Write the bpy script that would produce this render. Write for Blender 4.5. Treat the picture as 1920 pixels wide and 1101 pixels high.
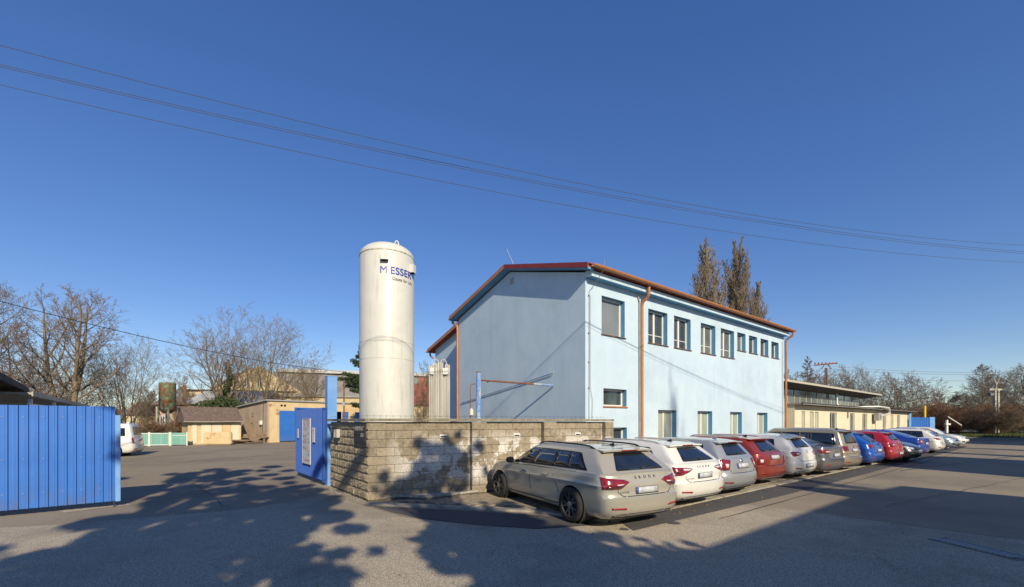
import bpy, bmesh, math, random
import numpy as np
from mathutils import Vector, Matrix
from mathutils.bvhtree import BVHTree
from mathutils.geometry import delaunay_2d_cdt

# ------------------------------------------------------------------ camera, world, sun, exposure
scene = bpy.context.scene
for o in list(bpy.data.objects):
    bpy.data.objects.remove(o)
col = scene.collection
CAMH, F, HX, HY = 1.85, 800.0, 960.0, 790.0
cam_data = bpy.data.cameras.new('camera')
cam_data.sensor_width = 36.0
cam_data.lens = 36.0 * F / 1920.0
cam_data.shift_y = (HY - 550.5) / 1920.0
cam_data.clip_start = 0.05
cam_data.clip_end = 3000.0
cam = bpy.data.objects.new('camera', cam_data)
cam.location = (0, 0, CAMH)
cam.rotation_euler = (math.radians(90), 0, 0)
col.objects.link(cam)
scene.camera = cam
SUN_AZ, SUN_EL = math.radians(22.5), math.radians(30.0)      # azimuth: degrees right of straight behind the camera
SH = Vector((math.sin(SUN_AZ), -math.cos(SUN_AZ), 0))
SUN = Vector((SH.x * math.cos(SUN_EL), SH.y * math.cos(SUN_EL), math.sin(SUN_EL)))
world = bpy.data.worlds.new('World')
scene.world = world
world.use_nodes = True
wn, wl = world.node_tree.nodes, world.node_tree.links
wn.clear()
sky = wn.new('ShaderNodeTexSky')
sky.sky_type = 'NISHITA'
sky.sun_disc = False
sky.sun_elevation = SUN_EL
sky.sun_rotation = math.atan2(SH.x, SH.y)
sky.altitude = 0
sky.air_density = 1.0
sky.dust_density = 0.0
sky.ozone_density = 4.0
bg = wn.new('ShaderNodeBackground')
bg.inputs['Strength'].default_value = 0.13
hsv = wn.new('ShaderNodeHueSaturation')
hsv.inputs['Hue'].default_value = 0.518
hsv.inputs['Saturation'].default_value = 1.37
hsv.inputs['Value'].default_value = 1.36
wo = wn.new('ShaderNodeOutputWorld')
gm_ = wn.new('ShaderNodeGamma')
gm_.inputs['Gamma'].default_value = 0.74
wl.new(sky.outputs[0], gm_.inputs['Color'])
wl.new(gm_.outputs[0], hsv.inputs['Color'])
wl.new(hsv.outputs[0], bg.inputs['Color'])
wl.new(bg.outputs[0], wo.inputs['Surface'])
sd = bpy.data.lights.new('sun', 'SUN')
sd.energy = 4.9
sd.angle = math.radians(0.55)
sd.color = (1.0, 0.87, 0.66)
sun = bpy.data.objects.new('sun', sd)
sun.rotation_euler = SUN.to_track_quat('Z', 'Y').to_euler()
sun.location = (10, -30, 30)
col.objects.link(sun)
scene.view_settings.view_transform = 'Standard'
scene.view_settings.look = 'None'
scene.view_settings.gamma = 1.0
scene.view_settings.use_curve_mapping = False
scene.view_settings.exposure = 0.12
scene.cycles.max_bounces = 6
R = random.Random(7)

# ------------------------------------------------------------------ helpers
def G(px, py, h=0.0):
    """photograph pixel of a point at height h -> its place in metres"""
    Y = (CAMH - h) * F / (py - HY)
    return Vector(((px - HX) / F * Y, Y, h))
def PX(px, Y): return (px - HX) / F * Y
def PZ(py, Y): return CAMH + (HY - py) / F * Y

def tag(o, label=None, cat=None, group=None, kind=None):
    if label: o['label'] = label
    if cat: o['category'] = cat
    if group: o['group'] = group
    if kind: o['kind'] = kind
    return o
def thing(name, label, cat, loc=(0, 0, 0), rz=0.0, group=None):
    o = bpy.data.objects.new(name, None)
    o.empty_display_size = 0.2
    o.location = loc
    o.rotation_euler = (0, 0, rz)
    col.objects.link(o)
    return tag(o, label, cat, group)
def link(name, me, mat=None, parent=None, loc=None, rot=None, scale=None):
    o = bpy.data.objects.new(name, me)
    if mat is not None and len(me.materials) == 0: me.materials.append(mat)
    if parent is not None: o.parent = parent
    if loc is not None: o.location = loc
    if rot is not None: o.rotation_euler = rot
    if scale is not None: o.scale = scale
    col.objects.link(o)
    return o
def copy_tree(o, parent=None):
    c = o.copy(); col.objects.link(c); c.parent = parent
    for ch in o.children: copy_tree(ch, c)
    return c

class MB:
    def __init__(s): s.v = []; s.f = []
    def add(s, vs, fs):
        b = len(s.v); s.v += [tuple(v) for v in vs]; s.f += [tuple(i + b for i in f) for f in fs]; return s
    def box(s, x0, x1, y0, y1, z0, z1, M=None):
        vs = [Vector(p) for p in ((x0,y0,z0),(x1,y0,z0),(x1,y1,z0),(x0,y1,z0),(x0,y0,z1),(x1,y0,z1),(x1,y1,z1),(x0,y1,z1))]
        if M is not None: vs = [M @ v for v in vs]
        return s.add(vs, [(0,3,2,1),(4,5,6,7),(0,1,5,4),(1,2,6,5),(2,3,7,6),(3,0,4,7)])
    def prism(s, poly, z0, z1):
        n = len(poly)
        a = sum(poly[i][0]*poly[(i+1)%n][1]-poly[(i+1)%n][0]*poly[i][1] for i in range(n))
        if a < 0: poly = poly[::-1]
        vs = [(p[0],p[1],z0) for p in poly] + [(p[0],p[1],z1) for p in poly]
        return s.add(vs, [tuple(range(n-1,-1,-1)), tuple(range(n,2*n))] + [(i,(i+1)%n,(i+1)%n+n,i+n) for i in range(n)])
    def extrude_xz(s, poly, y0, y1):
        """outline in x,z pulled along y"""
        n = len(poly)
        a = sum(poly[i][0]*poly[(i+1)%n][1]-poly[(i+1)%n][0]*poly[i][1] for i in range(n))
        if a < 0: poly = poly[::-1]
        vs = [(p[0],y0,p[1]) for p in poly] + [(p[0],y1,p[1]) for p in poly]
        return s.add(vs, [tuple(range(n)), tuple(range(2*n-1,n-1,-1))] + [((i+1)%n,i,i+n,(i+1)%n+n) for i in range(n)])
    def extrude_yz(s, poly, x0, x1):
        n = len(poly)
        a = sum(poly[i][0]*poly[(i+1)%n][1]-poly[(i+1)%n][0]*poly[i][1] for i in range(n))
        if a < 0: poly = poly[::-1]
        vs = [(x0,p[0],p[1]) for p in poly] + [(x1,p[0],p[1]) for p in poly]
        return s.add(vs, [tuple(range(n-1,-1,-1)), tuple(range(n,2*n))] + [(i,(i+1)%n,(i+1)%n+n,i+n) for i in range(n)])
    def tube(s, pts, r, n=8, cap=True, closed=False):
        pts = [Vector(p) for p in pts]
        m = len(pts)
        rs = r if isinstance(r, (list, tuple)) else [r]*m
        up = None; rings = []
        for i, p in enumerate(pts):
            if closed: d = pts[(i+1)%m] - pts[i-1]
            else: d = (pts[min(i+1,m-1)] - pts[max(i-1,0)])
            d.normalize()
            if up is None:
                up = Vector((0,0,1)) if abs(d.z) < 0.9 else Vector((1,0,0))
            a = d.cross(up).normalized(); b = a.cross(d).normalized(); up = b
            rings.append([p + (a*math.cos(2*math.pi*k/n) + b*math.sin(2*math.pi*k/n))*rs[i] for k in range(n)])
        vs = [v for rg in rings for v in rg]; fs = []
        for i in range(m if closed else m-1):
            j = (i+1) % m
            for k in range(n): fs.append((i*n+k, i*n+(k+1)%n, j*n+(k+1)%n, j*n+k))
        if cap and not closed:
            fs.append(tuple(range(n-1,-1,-1))); fs.append(tuple(range((m-1)*n, m*n)))
        return s.add(vs, fs)
    def lathe(s, prof, n=24, M=None, cap=True):
        """profile (r,z) turned about z"""
        vs = []; fs = []
        for (r, z) in prof:
            for k in range(n):
                a = 2*math.pi*k/n; v = Vector((r*math.cos(a), r*math.sin(a), z)); vs.append(M @ v if M is not None else v)
        m = len(prof)
        for i in range(m-1):
            for k in range(n): fs.append((i*n+k, i*n+(k+1)%n, (i+1)*n+(k+1)%n, (i+1)*n+k))
        if cap: fs.append(tuple(range(n-1,-1,-1))); fs.append(tuple(range((m-1)*n, m*n)))
        return s.add(vs, fs)
    def mesh(s, name, smooth=False):
        me = bpy.data.meshes.new(name); me.from_pydata(s.v, [], s.f); me.update()
        if smooth: shade(me)
        return me
    def build(s, name, mat, parent=None, smooth=False, loc=None, rz=None):
        return link(name, s.mesh(name, smooth), mat, parent, loc, None if rz is None else (0,0,rz))
def shade(me, ang=40):
    me.polygons.foreach_set('use_smooth', [True]*len(me.polygons))
    try: me.set_sharp_from_angle(angle=math.radians(ang))
    except Exception: pass
def mesh_np(name, V, Q):
    """vertices (n,3), quads or triangles (m,k)"""
    me = bpy.data.meshes.new(name); k = Q.shape[1]
    me.vertices.add(len(V)); me.vertices.foreach_set('co', np.ascontiguousarray(V, np.float32).ravel())
    me.loops.add(Q.size); me.loops.foreach_set('vertex_index', np.ascontiguousarray(Q, np.int32).ravel())
    me.polygons.add(len(Q)); me.polygons.foreach_set('loop_start', np.arange(0, Q.size, k, dtype=np.int32))
    me.update(calc_edges=True)
    return me

# ------------------------------------------------------------------ materials
def mat(name, c1, c2=None, scale=3.0, rough=0.8, bump=0.0, bscale=None, metal=0.0, coat=0.0, spec=0.5, detail=6.0, lo=0.35, hi=0.65,
        space='obj', rnd=0.0, stretch=None, bdist=0.01):
    m = bpy.data.materials.new(name); m.use_nodes = True
    N, Lk = m.node_tree.nodes, m.node_tree.links
    b = N['Principled BSDF']
    b.inputs['Roughness'].default_value = rough; b.inputs['Metallic'].default_value = metal
    b.inputs['Specular IOR Level'].default_value = spec
    b.inputs['Coat Weight'].default_value = coat; b.inputs['Coat Roughness'].default_value = 0.04
    b.inputs['Base Color'].default_value = (*c1, 1)
    if space == 'obj': src = N.new('ShaderNodeTexCoord').outputs['Object']
    else: src = N.new('ShaderNodeNewGeometry').outputs['Position']
    if stretch:
        mp = N.new('ShaderNodeMapping'); mp.inputs['Scale'].default_value = stretch; Lk.new(src, mp.inputs['Vector']); src = mp.outputs[0]
    cur = None
    if c2 is not None:
        nz = N.new('ShaderNodeTexNoise'); nz.inputs['Scale'].default_value = scale; nz.inputs['Detail'].default_value = detail
        nz.inputs['Roughness'].default_value = 0.62
        Lk.new(src, nz.inputs['Vector'])
        cr = N.new('ShaderNodeValToRGB'); cr.color_ramp.elements[0].position = lo; cr.color_ramp.elements[1].position = hi
        cr.color_ramp.elements[0].color = (*c1, 1); cr.color_ramp.elements[1].color = (*c2, 1)
        Lk.new(nz.outputs['Fac'], cr.inputs['Fac']); cur = cr.outputs['Color']
        Lk.new(cur, b.inputs['Base Color'])
    if rnd:
        oi = N.new('ShaderNodeObjectInfo'); mr = N.new('ShaderNodeMapRange')
        mr.inputs['To Min'].default_value = 1-rnd; mr.inputs['To Max'].default_value = 1+rnd
        Lk.new(oi.outputs['Random'], mr.inputs['Value'])
        h = N.new('ShaderNodeHueSaturation'); Lk.new(mr.outputs[0], h.inputs['Value'])
        if cur is not None: Lk.new(cur, h.inputs['Color'])
        else: h.inputs['Color'].default_value = (*c1, 1)
        Lk.new(h.outputs[0], b.inputs['Base Color'])
    if bump:
        nb = N.new('ShaderNodeTexNoise'); nb.inputs['Scale'].default_value = bscale or scale*4; nb.inputs['Detail'].default_value = 8
        Lk.new(src, nb.inputs['Vector'])
        bp = N.new('ShaderNodeBump'); bp.inputs['Strength'].default_value = bump; bp.inputs['Distance'].default_value = bdist
        Lk.new(nb.outputs['Fac'], bp.inputs['Height']); Lk.new(bp.outputs[0], b.inputs['Normal'])
    return m
def nodes(m): return m.node_tree.nodes, m.node_tree.links, m.node_tree.nodes['Principled BSDF']
def overlay(m, colr, scale, lo, hi, amt=1.0, space='obj', stretch=None, detail=8, seed=0.0, mask=None):
    """mix a stain colour over whatever drives the base colour"""
    N, Lk, b = nodes(m)
    src = N.new('ShaderNodeTexCoord').outputs['Object'] if space == 'obj' else N.new('ShaderNodeNewGeometry').outputs['Position']
    mp = N.new('ShaderNodeMapping'); mp.inputs['Scale'].default_value = stretch or (1,1,1); mp.inputs['Location'].default_value = (seed, seed*1.7, seed*0.6)
    Lk.new(src, mp.inputs['Vector'])
    nz = N.new('ShaderNodeTexNoise'); nz.inputs['Scale'].default_value = scale; nz.inputs['Detail'].default_value = detail; nz.inputs['Roughness'].default_value = 0.65
    Lk.new(mp.outputs[0], nz.inputs['Vector'])
    mr = N.new('ShaderNodeMapRange'); mr.inputs['From Min'].default_value = lo; mr.inputs['From Max'].default_value = hi; mr.inputs['To Max'].default_value = amt
    Lk.new(nz.outputs['Fac'], mr.inputs['Value'])
    fac = mr.outputs[0]
    if mask is not None:
        mm = N.new('ShaderNodeMath'); mm.operation = 'MULTIPLY'; Lk.new(fac, mm.inputs[0]); Lk.new(mask(N, Lk), mm.inputs[1]); fac = mm.outputs[0]
    mx = N.new('ShaderNodeMix'); mx.data_type = 'RGBA'
    Lk.new(fac, mx.inputs['Factor'])
    if b.inputs['Base Color'].is_linked: Lk.new(b.inputs['Base Color'].links[0].from_socket, mx.inputs[6])
    else: mx.inputs[6].default_value = b.inputs['Base Color'].default_value
    mx.inputs[7].default_value = (*colr, 1)
    Lk.new(mx.outputs[2], b.inputs['Base Color'])
    return m

M = {}
M['asphalt_old'] = mat('asphalt_old', (.205,.168,.120), (.335,.278,.195), 60, .92, .5, 90, space='w', lo=.3, hi=.7, bdist=.006)
overlay(M['asphalt_old'], (.16,.135,.10), .35, .46, .68, .7, space='w', seed=3)
overlay(M['asphalt_old'], (.28,.25,.19), .8, .56, .72, .45, space='w', seed=9)
overlay(M['asphalt_old'], (.03,.029,.028), 2.2, .64, .72, .6, space='w', seed=19)
M['asphalt_coarse'] = mat('asphalt_coarse', (.13,.112,.086), (.64,.545,.395), 75, .9, .9, 75, space='w', lo=.34, hi=.64, detail=3, bdist=.008)
overlay(M['asphalt_coarse'], (.17,.145,.11), .5, .48, .7, .55, space='w', seed=5)
overlay(M['asphalt_coarse'], (.05,.047,.045), 3.0, .66, .74, .5, space='w', seed=15)
M['asphalt_new'] = mat('asphalt_new', (.050,.049,.050), (.105,.10,.094), 110, .85, .5, 110, space='w', bdist=.005)
overlay(M['asphalt_new'], (.10,.092,.08), 1.4, .55, .75, .5, space='w', seed=2)
M['tar'] = mat('tar', (.018,.018,.02), None, rough=.6)
M['earth'] = mat('earth', (.10,.085,.055), (.19,.16,.10), 1.2, .95, .5, 12, space='w')
overlay(M['earth'], (.07,.085,.03), .25, .5, .66, .8, space='w', seed=4)
M['grass'] = mat('grass', (.055,.085,.018), (.13,.14,.045), 2.5, .9, space='w')
M['paver'] = mat('paver', (.25,.205,.14), (.36,.30,.21), 9, .9, .3, 80, space='w', rnd=.10)
overlay(M['paver'], (.10,.09,.07), 1.1, .5, .72, .6, space='w', seed=6)
M['bedding'] = mat('bedding', (.10,.09,.07), (.16,.14,.1), 30, .95, space='w')
M['concrete'] = mat('concrete', (.30,.27,.21), (.42,.38,.30), 6, .9, .4, 60, space='w', rnd=.06)
overlay(M['concrete'], (.12,.11,.08), 2.5, .52, .7, .6, space='w', seed=7)
M['kerbdark'] = mat('kerb_concrete', (.13,.13,.13), (.22,.21,.2), 8, .9, .4, 60, space='w', rnd=.1)
M['stone'] = mat('gravel_stone', (.30,.28,.24), (.55,.52,.46), 9, .9, space='w')
def eff_mask(N, Lk):
    g = N.new('ShaderNodeNewGeometry'); sp = N.new('ShaderNodeSeparateXYZ'); Lk.new(g.outputs['Position'], sp.inputs[0])
    mr = N.new('ShaderNodeMapRange'); mr.interpolation_type = 'SMOOTHSTEP'
    mr.inputs['From Min'].default_value = 1.72; mr.inputs['From Max'].default_value = 1.15
    Lk.new(sp.outputs['Z'], mr.inputs['Value'])
    m2 = N.new('ShaderNodeMapRange'); m2.interpolation_type = 'SMOOTHSTEP'
    m2.inputs['From Min'].default_value = 0.15; m2.inputs['From Max'].default_value = 0.6
    Lk.new(sp.outputs['Z'], m2.inputs['Value'])
    m3 = N.new('ShaderNodeMapRange'); m3.inputs['From Min'].default_value = -3.1; m3.inputs['From Max'].default_value = -2.2
    Lk.new(sp.outputs['X'], m3.inputs['Value'])
    a = N.new('ShaderNodeMath'); a.operation = 'MULTIPLY'; Lk.new(mr.outputs[0], a.inputs[0]); Lk.new(m2.outputs[0], a.inputs[1])
    c = N.new('ShaderNodeMath'); c.operation = 'MULTIPLY'; Lk.new(a.outputs[0], c.inputs[0]); Lk.new(m3.outputs[0], c.inputs[1])
    return c.outputs[0]
def patch_mask(N, Lk):
    e = eff_mask(N, Lk)
    g = N.new('ShaderNodeNewGeometry')
    nz = N.new('ShaderNodeTexNoise'); nz.inputs['Scale'].default_value = 1.9; nz.inputs['Detail'].default_value = 5; nz.inputs['Roughness'].default_value = .6
    mp = N.new('ShaderNodeMapping'); mp.inputs['Location'].default_value = (2.1, 5.0, 0.4); Lk.new(g.outputs['Position'], mp.inputs[0]); Lk.new(mp.outputs[0], nz.inputs['Vector'])
    mr = N.new('ShaderNodeMapRange'); mr.inputs['From Min'].default_value = .47; mr.inputs['From Max'].default_value = .52; Lk.new(nz.outputs['Fac'], mr.inputs['Value'])
    a = N.new('ShaderNodeMath'); a.operation = 'MULTIPLY'; Lk.new(mr.outputs[0], a.inputs[0]); Lk.new(e, a.inputs[1])
    return a.outputs[0]
M['block'] = mat('concrete_block', (.225,.185,.125), (.345,.290,.205), 14, .95, .6, 70, space='w', rnd=.16)
overlay(M['block'], (.11,.092,.065), 2.0, .55, .75, .6, space='w', seed=8)
overlay(M['block'], (.88,.87,.83), 70, .40, .58, .95, space='w', seed=1, mask=lambda N, Lk: patch_mask(N, Lk))
M['block_split'] = mat('split_face_block', (.20,.165,.11), (.40,.33,.22), 22, .97, .9, 50, space='w', rnd=.10, bdist=.02)
M['mortar'] = mat('mortar', (.09,.075,.05), (.14,.12,.08), 10, .95, space='w')
M['coping'] = mat('coping', (.17,.15,.11), (.30,.27,.2), 7, .95, .6, 50, space='w', rnd=.08)
M['plaster'] = mat('pale_blue_plaster', (.47,.60,.69), (.53,.655,.735), 1.1, .92, .35, 130, bdist=.006)
overlay(M['plaster'], (.34,.42,.46), .35, .55, .72, .35, seed=15)
overlay(M['plaster'], (.36,.46,.52), 3.2, .56, .8, .45, stretch=(1,1,.07), seed=33)
overlay(M['plaster'], (.40,.52,.59), 1.6, .52, .8, .5, stretch=(1,1,.15), seed=5)
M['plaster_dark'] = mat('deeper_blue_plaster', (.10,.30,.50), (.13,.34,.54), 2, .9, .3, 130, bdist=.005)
M['orange'] = mat('orange_brown_sheet', (.40,.165,.062), (.47,.205,.085), 5, .45, .1, 20, rnd=.05)
overlay(M['orange'], (.26,.10,.04), 3, .58, .75, .5, stretch=(1,1,.3), seed=2)
M['redroof'] = mat('dark_red_sheet', (.20,.022,.014), (.26,.035,.022), 5, .5)
M['tile'] = mat('red_roof_tile', (.22,.05,.03), (.33,.09,.05), 6, .8, rnd=.15)
M['white_pvc'] = mat('white_window_frame', (.74,.72,.66), (.78,.76,.70), 6, .4)
M['brownsill'] = mat('brown_sill', (.16,.095,.06), None, rough=.5)
M['pane'] = mat('window_pane', (.035,.045,.05), (.07,.085,.09), 1.2, .06, spec=1.0, rnd=.3)
M['pane_curtain'] = mat('curtained_pane', (.30,.35,.28), (.40,.45,.36), 2.0, .12, spec=.8, stretch=(8,8,.6))
M['pane_blind'] = mat('pane_with_blind', (.10,.115,.115), (.16,.17,.16), 1.5, .1, spec=.9)
M['tank'] = mat('cream_white_paint', (.58,.575,.51), (.65,.64,.57), 1.3, .42, .04, 8)
overlay(M['tank'], (.33,.30,.23), 5, .55, .76, .6, stretch=(1,1,.10), seed=3)
M['tank_dirt'] = mat('mossy_seam', (.16,.15,.09), (.60,.58,.48), 14, .8, lo=.3, hi=.6)
M['ink_blue'] = mat('blue_lettering', (.020,.045,.34), None, rough=.5)
M['ink_grey'] = mat('grey_lettering', (.19,.15,.14), None, rough=.5)
M['ink_white'] = mat('white_lettering', (.8,.8,.8), None, rough=.5)
M['alu'] = mat('aluminium', (.52,.51,.46), (.66,.64,.58), 4, .5, metal=.35, stretch=(1,1,.2))
M['rust'] = mat('rusty_steel', (.14,.055,.025), (.27,.11,.05), 9, .85, .3, 40)
M['gate_blue'] = mat('bright_blue_sheet', (.028,.14,.47), (.036,.165,.53), 1.5, .42, .05, 10)
overlay(M['gate_blue'], (.10,.19,.50), 3, .6, .8, .4, stretch=(1,1,.2), seed=4)
def low_dirt(N, Lk):
    t = N.new('ShaderNodeTexCoord'); s = N.new('ShaderNodeSeparateXYZ'); Lk.new(t.outputs['Object'], s.inputs[0])
    q = N.new('ShaderNodeMapRange'); q.inputs['From Min'].default_value = .75; q.inputs['From Max'].default_value = .1; Lk.new(s.outputs['Z'], q.inputs['Value'])
    return q.outputs[0]
overlay(M['gate_blue'], (.14,.12,.10), 7, .42, .75, .65, mask=low_dirt, stretch=(1,1,.4))
overlay(M['gate_blue'], (.16,.07,.035), 16, .66, .72, .8, seed=21)
M['gate_blue_shaded'] = mat('shaded_blue_sheet', (.018,.085,.36), (.024,.10,.42), 1.5, .5, .05, 10)  # gate blue darkened: shade of the open leaf is put into its colour
M['pane_grey'] = mat('grey_blind_pane', (.17,.19,.19), (.22,.24,.24), 1.0, .15, spec=.9)
M['gate_light'] = mat('light_blue_paint', (.13,.30,.62), (.18,.36,.66), 3, .5)
overlay(M['gate_light'], (.30,.45,.68), 6, .56, .7, .5, seed=6, stretch=(1,1,.3))
M['pole_blue'] = mat('peeling_blue_paint', (.12,.26,.60), (.42,.46,.46), 6, .7, lo=.44, hi=.58, stretch=(1,1,.5))
M['black_gran'] = mat('black_plate', (.020,.024,.032), (.032,.036,.045), 40, .45)
M['signwhite'] = mat('white_board', (.55,.57,.60), (.62,.64,.66), 3, .4)
M['yellow_plaster'] = mat('yellow_plaster', (.56,.42,.22), (.66,.52,.30), 1.2, .93, .3, 40)
overlay(M['yellow_plaster'], (.36,.13,.06), 1.0, .62, .66, .9, seed=4)
overlay(M['yellow_plaster'], (.34,.27,.17), 2.2, .55, .75, .5, stretch=(1,1,.3), seed=8)
M['pink_plaster'] = mat('weathered_pinkish_plaster', (.38,.29,.21), (.46,.36,.26), 1.4, .95, .3, 40)
overlay(M['pink_plaster'], (.22,.16,.11), 1.3, .56, .72, .6, stretch=(1,1,.3), seed=2)
M['cream'] = mat('cream_plaster', (.64,.57,.40), (.72,.65,.48), .9, .93, .25, 40)
overlay(M['cream'], (.46,.40,.28), 1.6, .56, .75, .5, stretch=(1,1,.3), seed=12)
M['hall'] = mat('hall_plaster', (.46,.37,.20), (.58,.47,.28), .5, .93)
M['grey_roof'] = mat('grey_sheet_roof', (.20,.18,.15), (.33,.31,.27), .6, .8, stretch=(1,.1,1))
M['grey_light'] = mat('pale_roof_light', (.36,.37,.36), (.46,.46,.44), 1.0, .6)
M['dark'] = mat('dark_interior', (.012,.012,.014), None, rough=.9)
M['brown_tile'] = mat('brown_roof_tiles', (.115,.078,.062), (.22,.16,.135), 7, .9, .8, 14, bdist=.05)
M['greenfence'] = mat('mint_green_boards', (.15,.36,.30), (.21,.43,.36), 3, .7, rnd=.08, stretch=(1,1,.3))
M['greytrim'] = mat('grey_trim', (.30,.30,.29), (.40,.40,.38), 3, .6)
M['roof_dark'] = mat('dark_roof', (.022,.02,.02), (.04,.036,.034), 2, .8)
M['wall_shadeblue'] = mat('bluish_white_wall', (.42,.46,.55), (.48,.52,.6), 1.5, .9)
M['oldtank'] = mat('rusty_green_tank', (.16,.25,.14), (.22,.09,.035), 2.0, .85, .3, 12, lo=.42, hi=.56)
M['bark'] = mat('bark', (.15,.11,.07), (.26,.20,.13), 6, .95, .6, 18, stretch=(1,1,.3))
M['bark_red'] = mat('reddish_bark', (.115,.062,.042), (.19,.11,.075), 6, .95)
M['twig'] = mat('twigs', (.17,.125,.078), (.27,.20,.12), 3, .95)
M['twig_grey'] = mat('grey_twigs', (.15,.12,.092), (.24,.19,.145), 3, .95)
M['twig_pop'] = mat('poplar_twigs', (.22,.175,.125), (.33,.265,.19), 3, .95)
M['twig_red'] = mat('red_brown_twigs', (.17,.085,.058), (.26,.14,.09), 3, .95)
M['pine'] = mat('pine_needles', (.018,.042,.014), (.05,.085,.026), .9, .8)
M['ivy'] = mat('ivy_leaves', (.030,.055,.014), (.075,.10,.03), 1.5, .7)
M['bush'] = mat('dry_bush', (.16,.088,.050), (.26,.155,.09), 1.2, .95)
M['rubber'] = mat('tyre_rubber', (.014,.014,.015), (.022,.022,.022), 20, .85)
M['blackgloss'] = mat('black_gloss', (.006,.006,.008), None, rough=.12)
M['blackplastic'] = mat('black_plastic', (.02,.02,.021), (.028,.028,.029), 30, .65)
M['carglass'] = mat('tinted_glass', (.008,.011,.016), (.018,.022,.028), 2.5, .03, spec=.9, coat=.6)
M['chrome'] = mat('chrome', (.6,.6,.6), None, rough=.18, metal=1.0)
M['rim'] = mat('alloy', (.42,.42,.43), None, rough=.3, metal=.9)
M['rimdark'] = mat('dark_alloy', (.035,.035,.038), None, rough=.4, metal=.4)
M['lampred'] = mat('red_lens', (.30,.010,.012), (.12,.006,.008), 18, .12, coat=1.0, spec=.8)
M['lampdark'] = mat('smoked_lens', (.045,.012,.014), (.10,.02,.02), 14, .1, coat=1.0)
M['lampwhite'] = mat('clear_lens', (.55,.50,.50), (.75,.7,.7), 20, .12, coat=1.0)
M['headlamp'] = mat('headlamp_lens', (.30,.33,.36), (.60,.62,.64), 14, .08, coat=1.0, spec=1)
M['reflector'] = mat('red_reflector', (.30,.02,.02), None, rough=.3)
M['plate'] = mat('number_plate', (.62,.63,.64), (.36,.37,.38), 14, .5, stretch=(1,1,.4))
M['plateblue'] = mat('plate_blue', (.02,.06,.45), None, rough=.5)
M['wire'] = mat('black_cable', (.030,.030,.034), None, rough=.6)
M['wire_grey'] = mat('grey_cable', (.22,.22,.22), None, rough=.6)
M['yellow'] = mat('yellow_paint', (.72,.50,.03), None, rough=.5)
M['wood'] = mat('weathered_wood', (.16,.11,.07), (.26,.19,.12), 5, .9, stretch=(1,1,.3))
M['pole_conc'] = mat('concrete_pole', (.40,.37,.30), (.50,.47,.38), 4, .9)
M['brick'] = mat('red_brick', (.28,.08,.045), (.36,.13,.07), 3, .9)
def carpaint(name, c, metal=.0, rough=.32):
    m = mat(name, c, tuple(min(1, x*1.05) for x in c), 3, rough, metal=metal, coat=1.0)
    # road dust gathers low on the body
    def low(N, Lk):
        t = N.new('ShaderNodeTexCoord'); s = N.new('ShaderNodeSeparateXYZ'); Lk.new(t.outputs['Object'], s.inputs[0])
        r = N.new('ShaderNodeMapRange'); r.inputs['From Min'].default_value = .75; r.inputs['From Max'].default_value = .2; Lk.new(s.outputs['Z'], r.inputs['Value'])
        return r.outputs[0]
    overlay(m, (.16,.14,.11), 3, .3, .7, .45, mask=low)
    return m
# ------------------------------------------------------------------ ground, yard, road
D = Vector((0.793, 0.609, 0)).normalized(); E = Vector((-D.y, D.x, 0))      # along the street / away from the camera
UV = lambda u, v, z=0.0: D*u + E*v + Vector((0, 0, z))
ANG = math.atan2(D.y, D.x)
def sheet(name, pts, z, m, kind='structure'):
    b = MB(); n = len(pts)
    a = sum(pts[i][0]*pts[(i+1)%n][1]-pts[(i+1)%n][0]*pts[i][1] for i in range(n))
    if a < 0: pts = pts[::-1]
    b.add([(p[0], p[1], z) for p in pts], [tuple(range(n))])
    return tag(b.build(name, m), kind=kind)
def g2(l): return [G(*p)[:2] for p in l]
sheet('ground', [(-900, -300), (900, -300), (900, 1200), (-900, 1200)], -0.012, M['earth'])
yard = [(-60, -30), (60, -30), (75, 10)] + [tuple(UV(62, 2)[:2]), tuple(UV(55, 8)[:2]), tuple(UV(40, 24)[:2]), (-2, 48), (-20, 42), (-31, 40), (-34, 28), (-60, 20)]
sheet('yard', yard, 0.0, M['asphalt_old'])
road = g2([(-900, 1015), (0, 990), (130, 983), (300, 968), (440, 957), (540, 942), (600, 929), (650, 939), (690, 951), (760, 971), (900, 986), (1010, 993), (1100, 986),
           (1250, 962), (1365, 941), (1440, 949), (1525, 960), (1700, 985), (1885, 1010), (2500, 1085)]) + [(14, -25), (-25, -25)]
sheet('road', road, 0.004, M['asphalt_coarse'])
sheet('asphalt_patch', g2([(700, 950), (800, 955), (960, 963), (1075, 972), (1110, 985.5), (1010, 992.5), (900, 985.2), (790, 973), (735, 961)]), 0.008, M['asphalt_new'])
sheet('gutter_strip', [tuple(UV(6.4, 5.1)[:2]), tuple(UV(6.0, 4.45)[:2]), tuple(UV(12, 4.3)[:2]), tuple(UV(40, 4.35)[:2]), tuple(UV(46, 4.5)[:2]), tuple(UV(46, 5.1)[:2])], 0.012, M['asphalt_new'])
def crack(pts, w, name='tar_seam'):
    b = MB(); P = [Vector((p[0], p[1], .0155)) for p in pts]; vs = []
    for i, p in enumerate(P):
        d = (P[min(i+1, len(P)-1)] - P[max(i-1, 0)]).normalized(); nn = Vector((-d.y, d.x, 0)) * w * R.uniform(.6, 1.2)
        vs += [p + nn, p - nn]
    b.add(vs, [(2*i, 2*i+1, 2*i+3, 2*i+2) for i in range(len(P)-1)]); return tag(b.build(name, M['tar']), kind='structure')
def wob(a, b, n=14, s=.05):
    a, b = Vector(a), Vector(b); return [a.lerp(b, i/n) + Vector((R.uniform(-s, s), R.uniform(-s, s))) for i in range(n+1)]
crack(wob(G(1365, 941)[:2], G(1885, 1010)[:2], 24, .01), .008)
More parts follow.
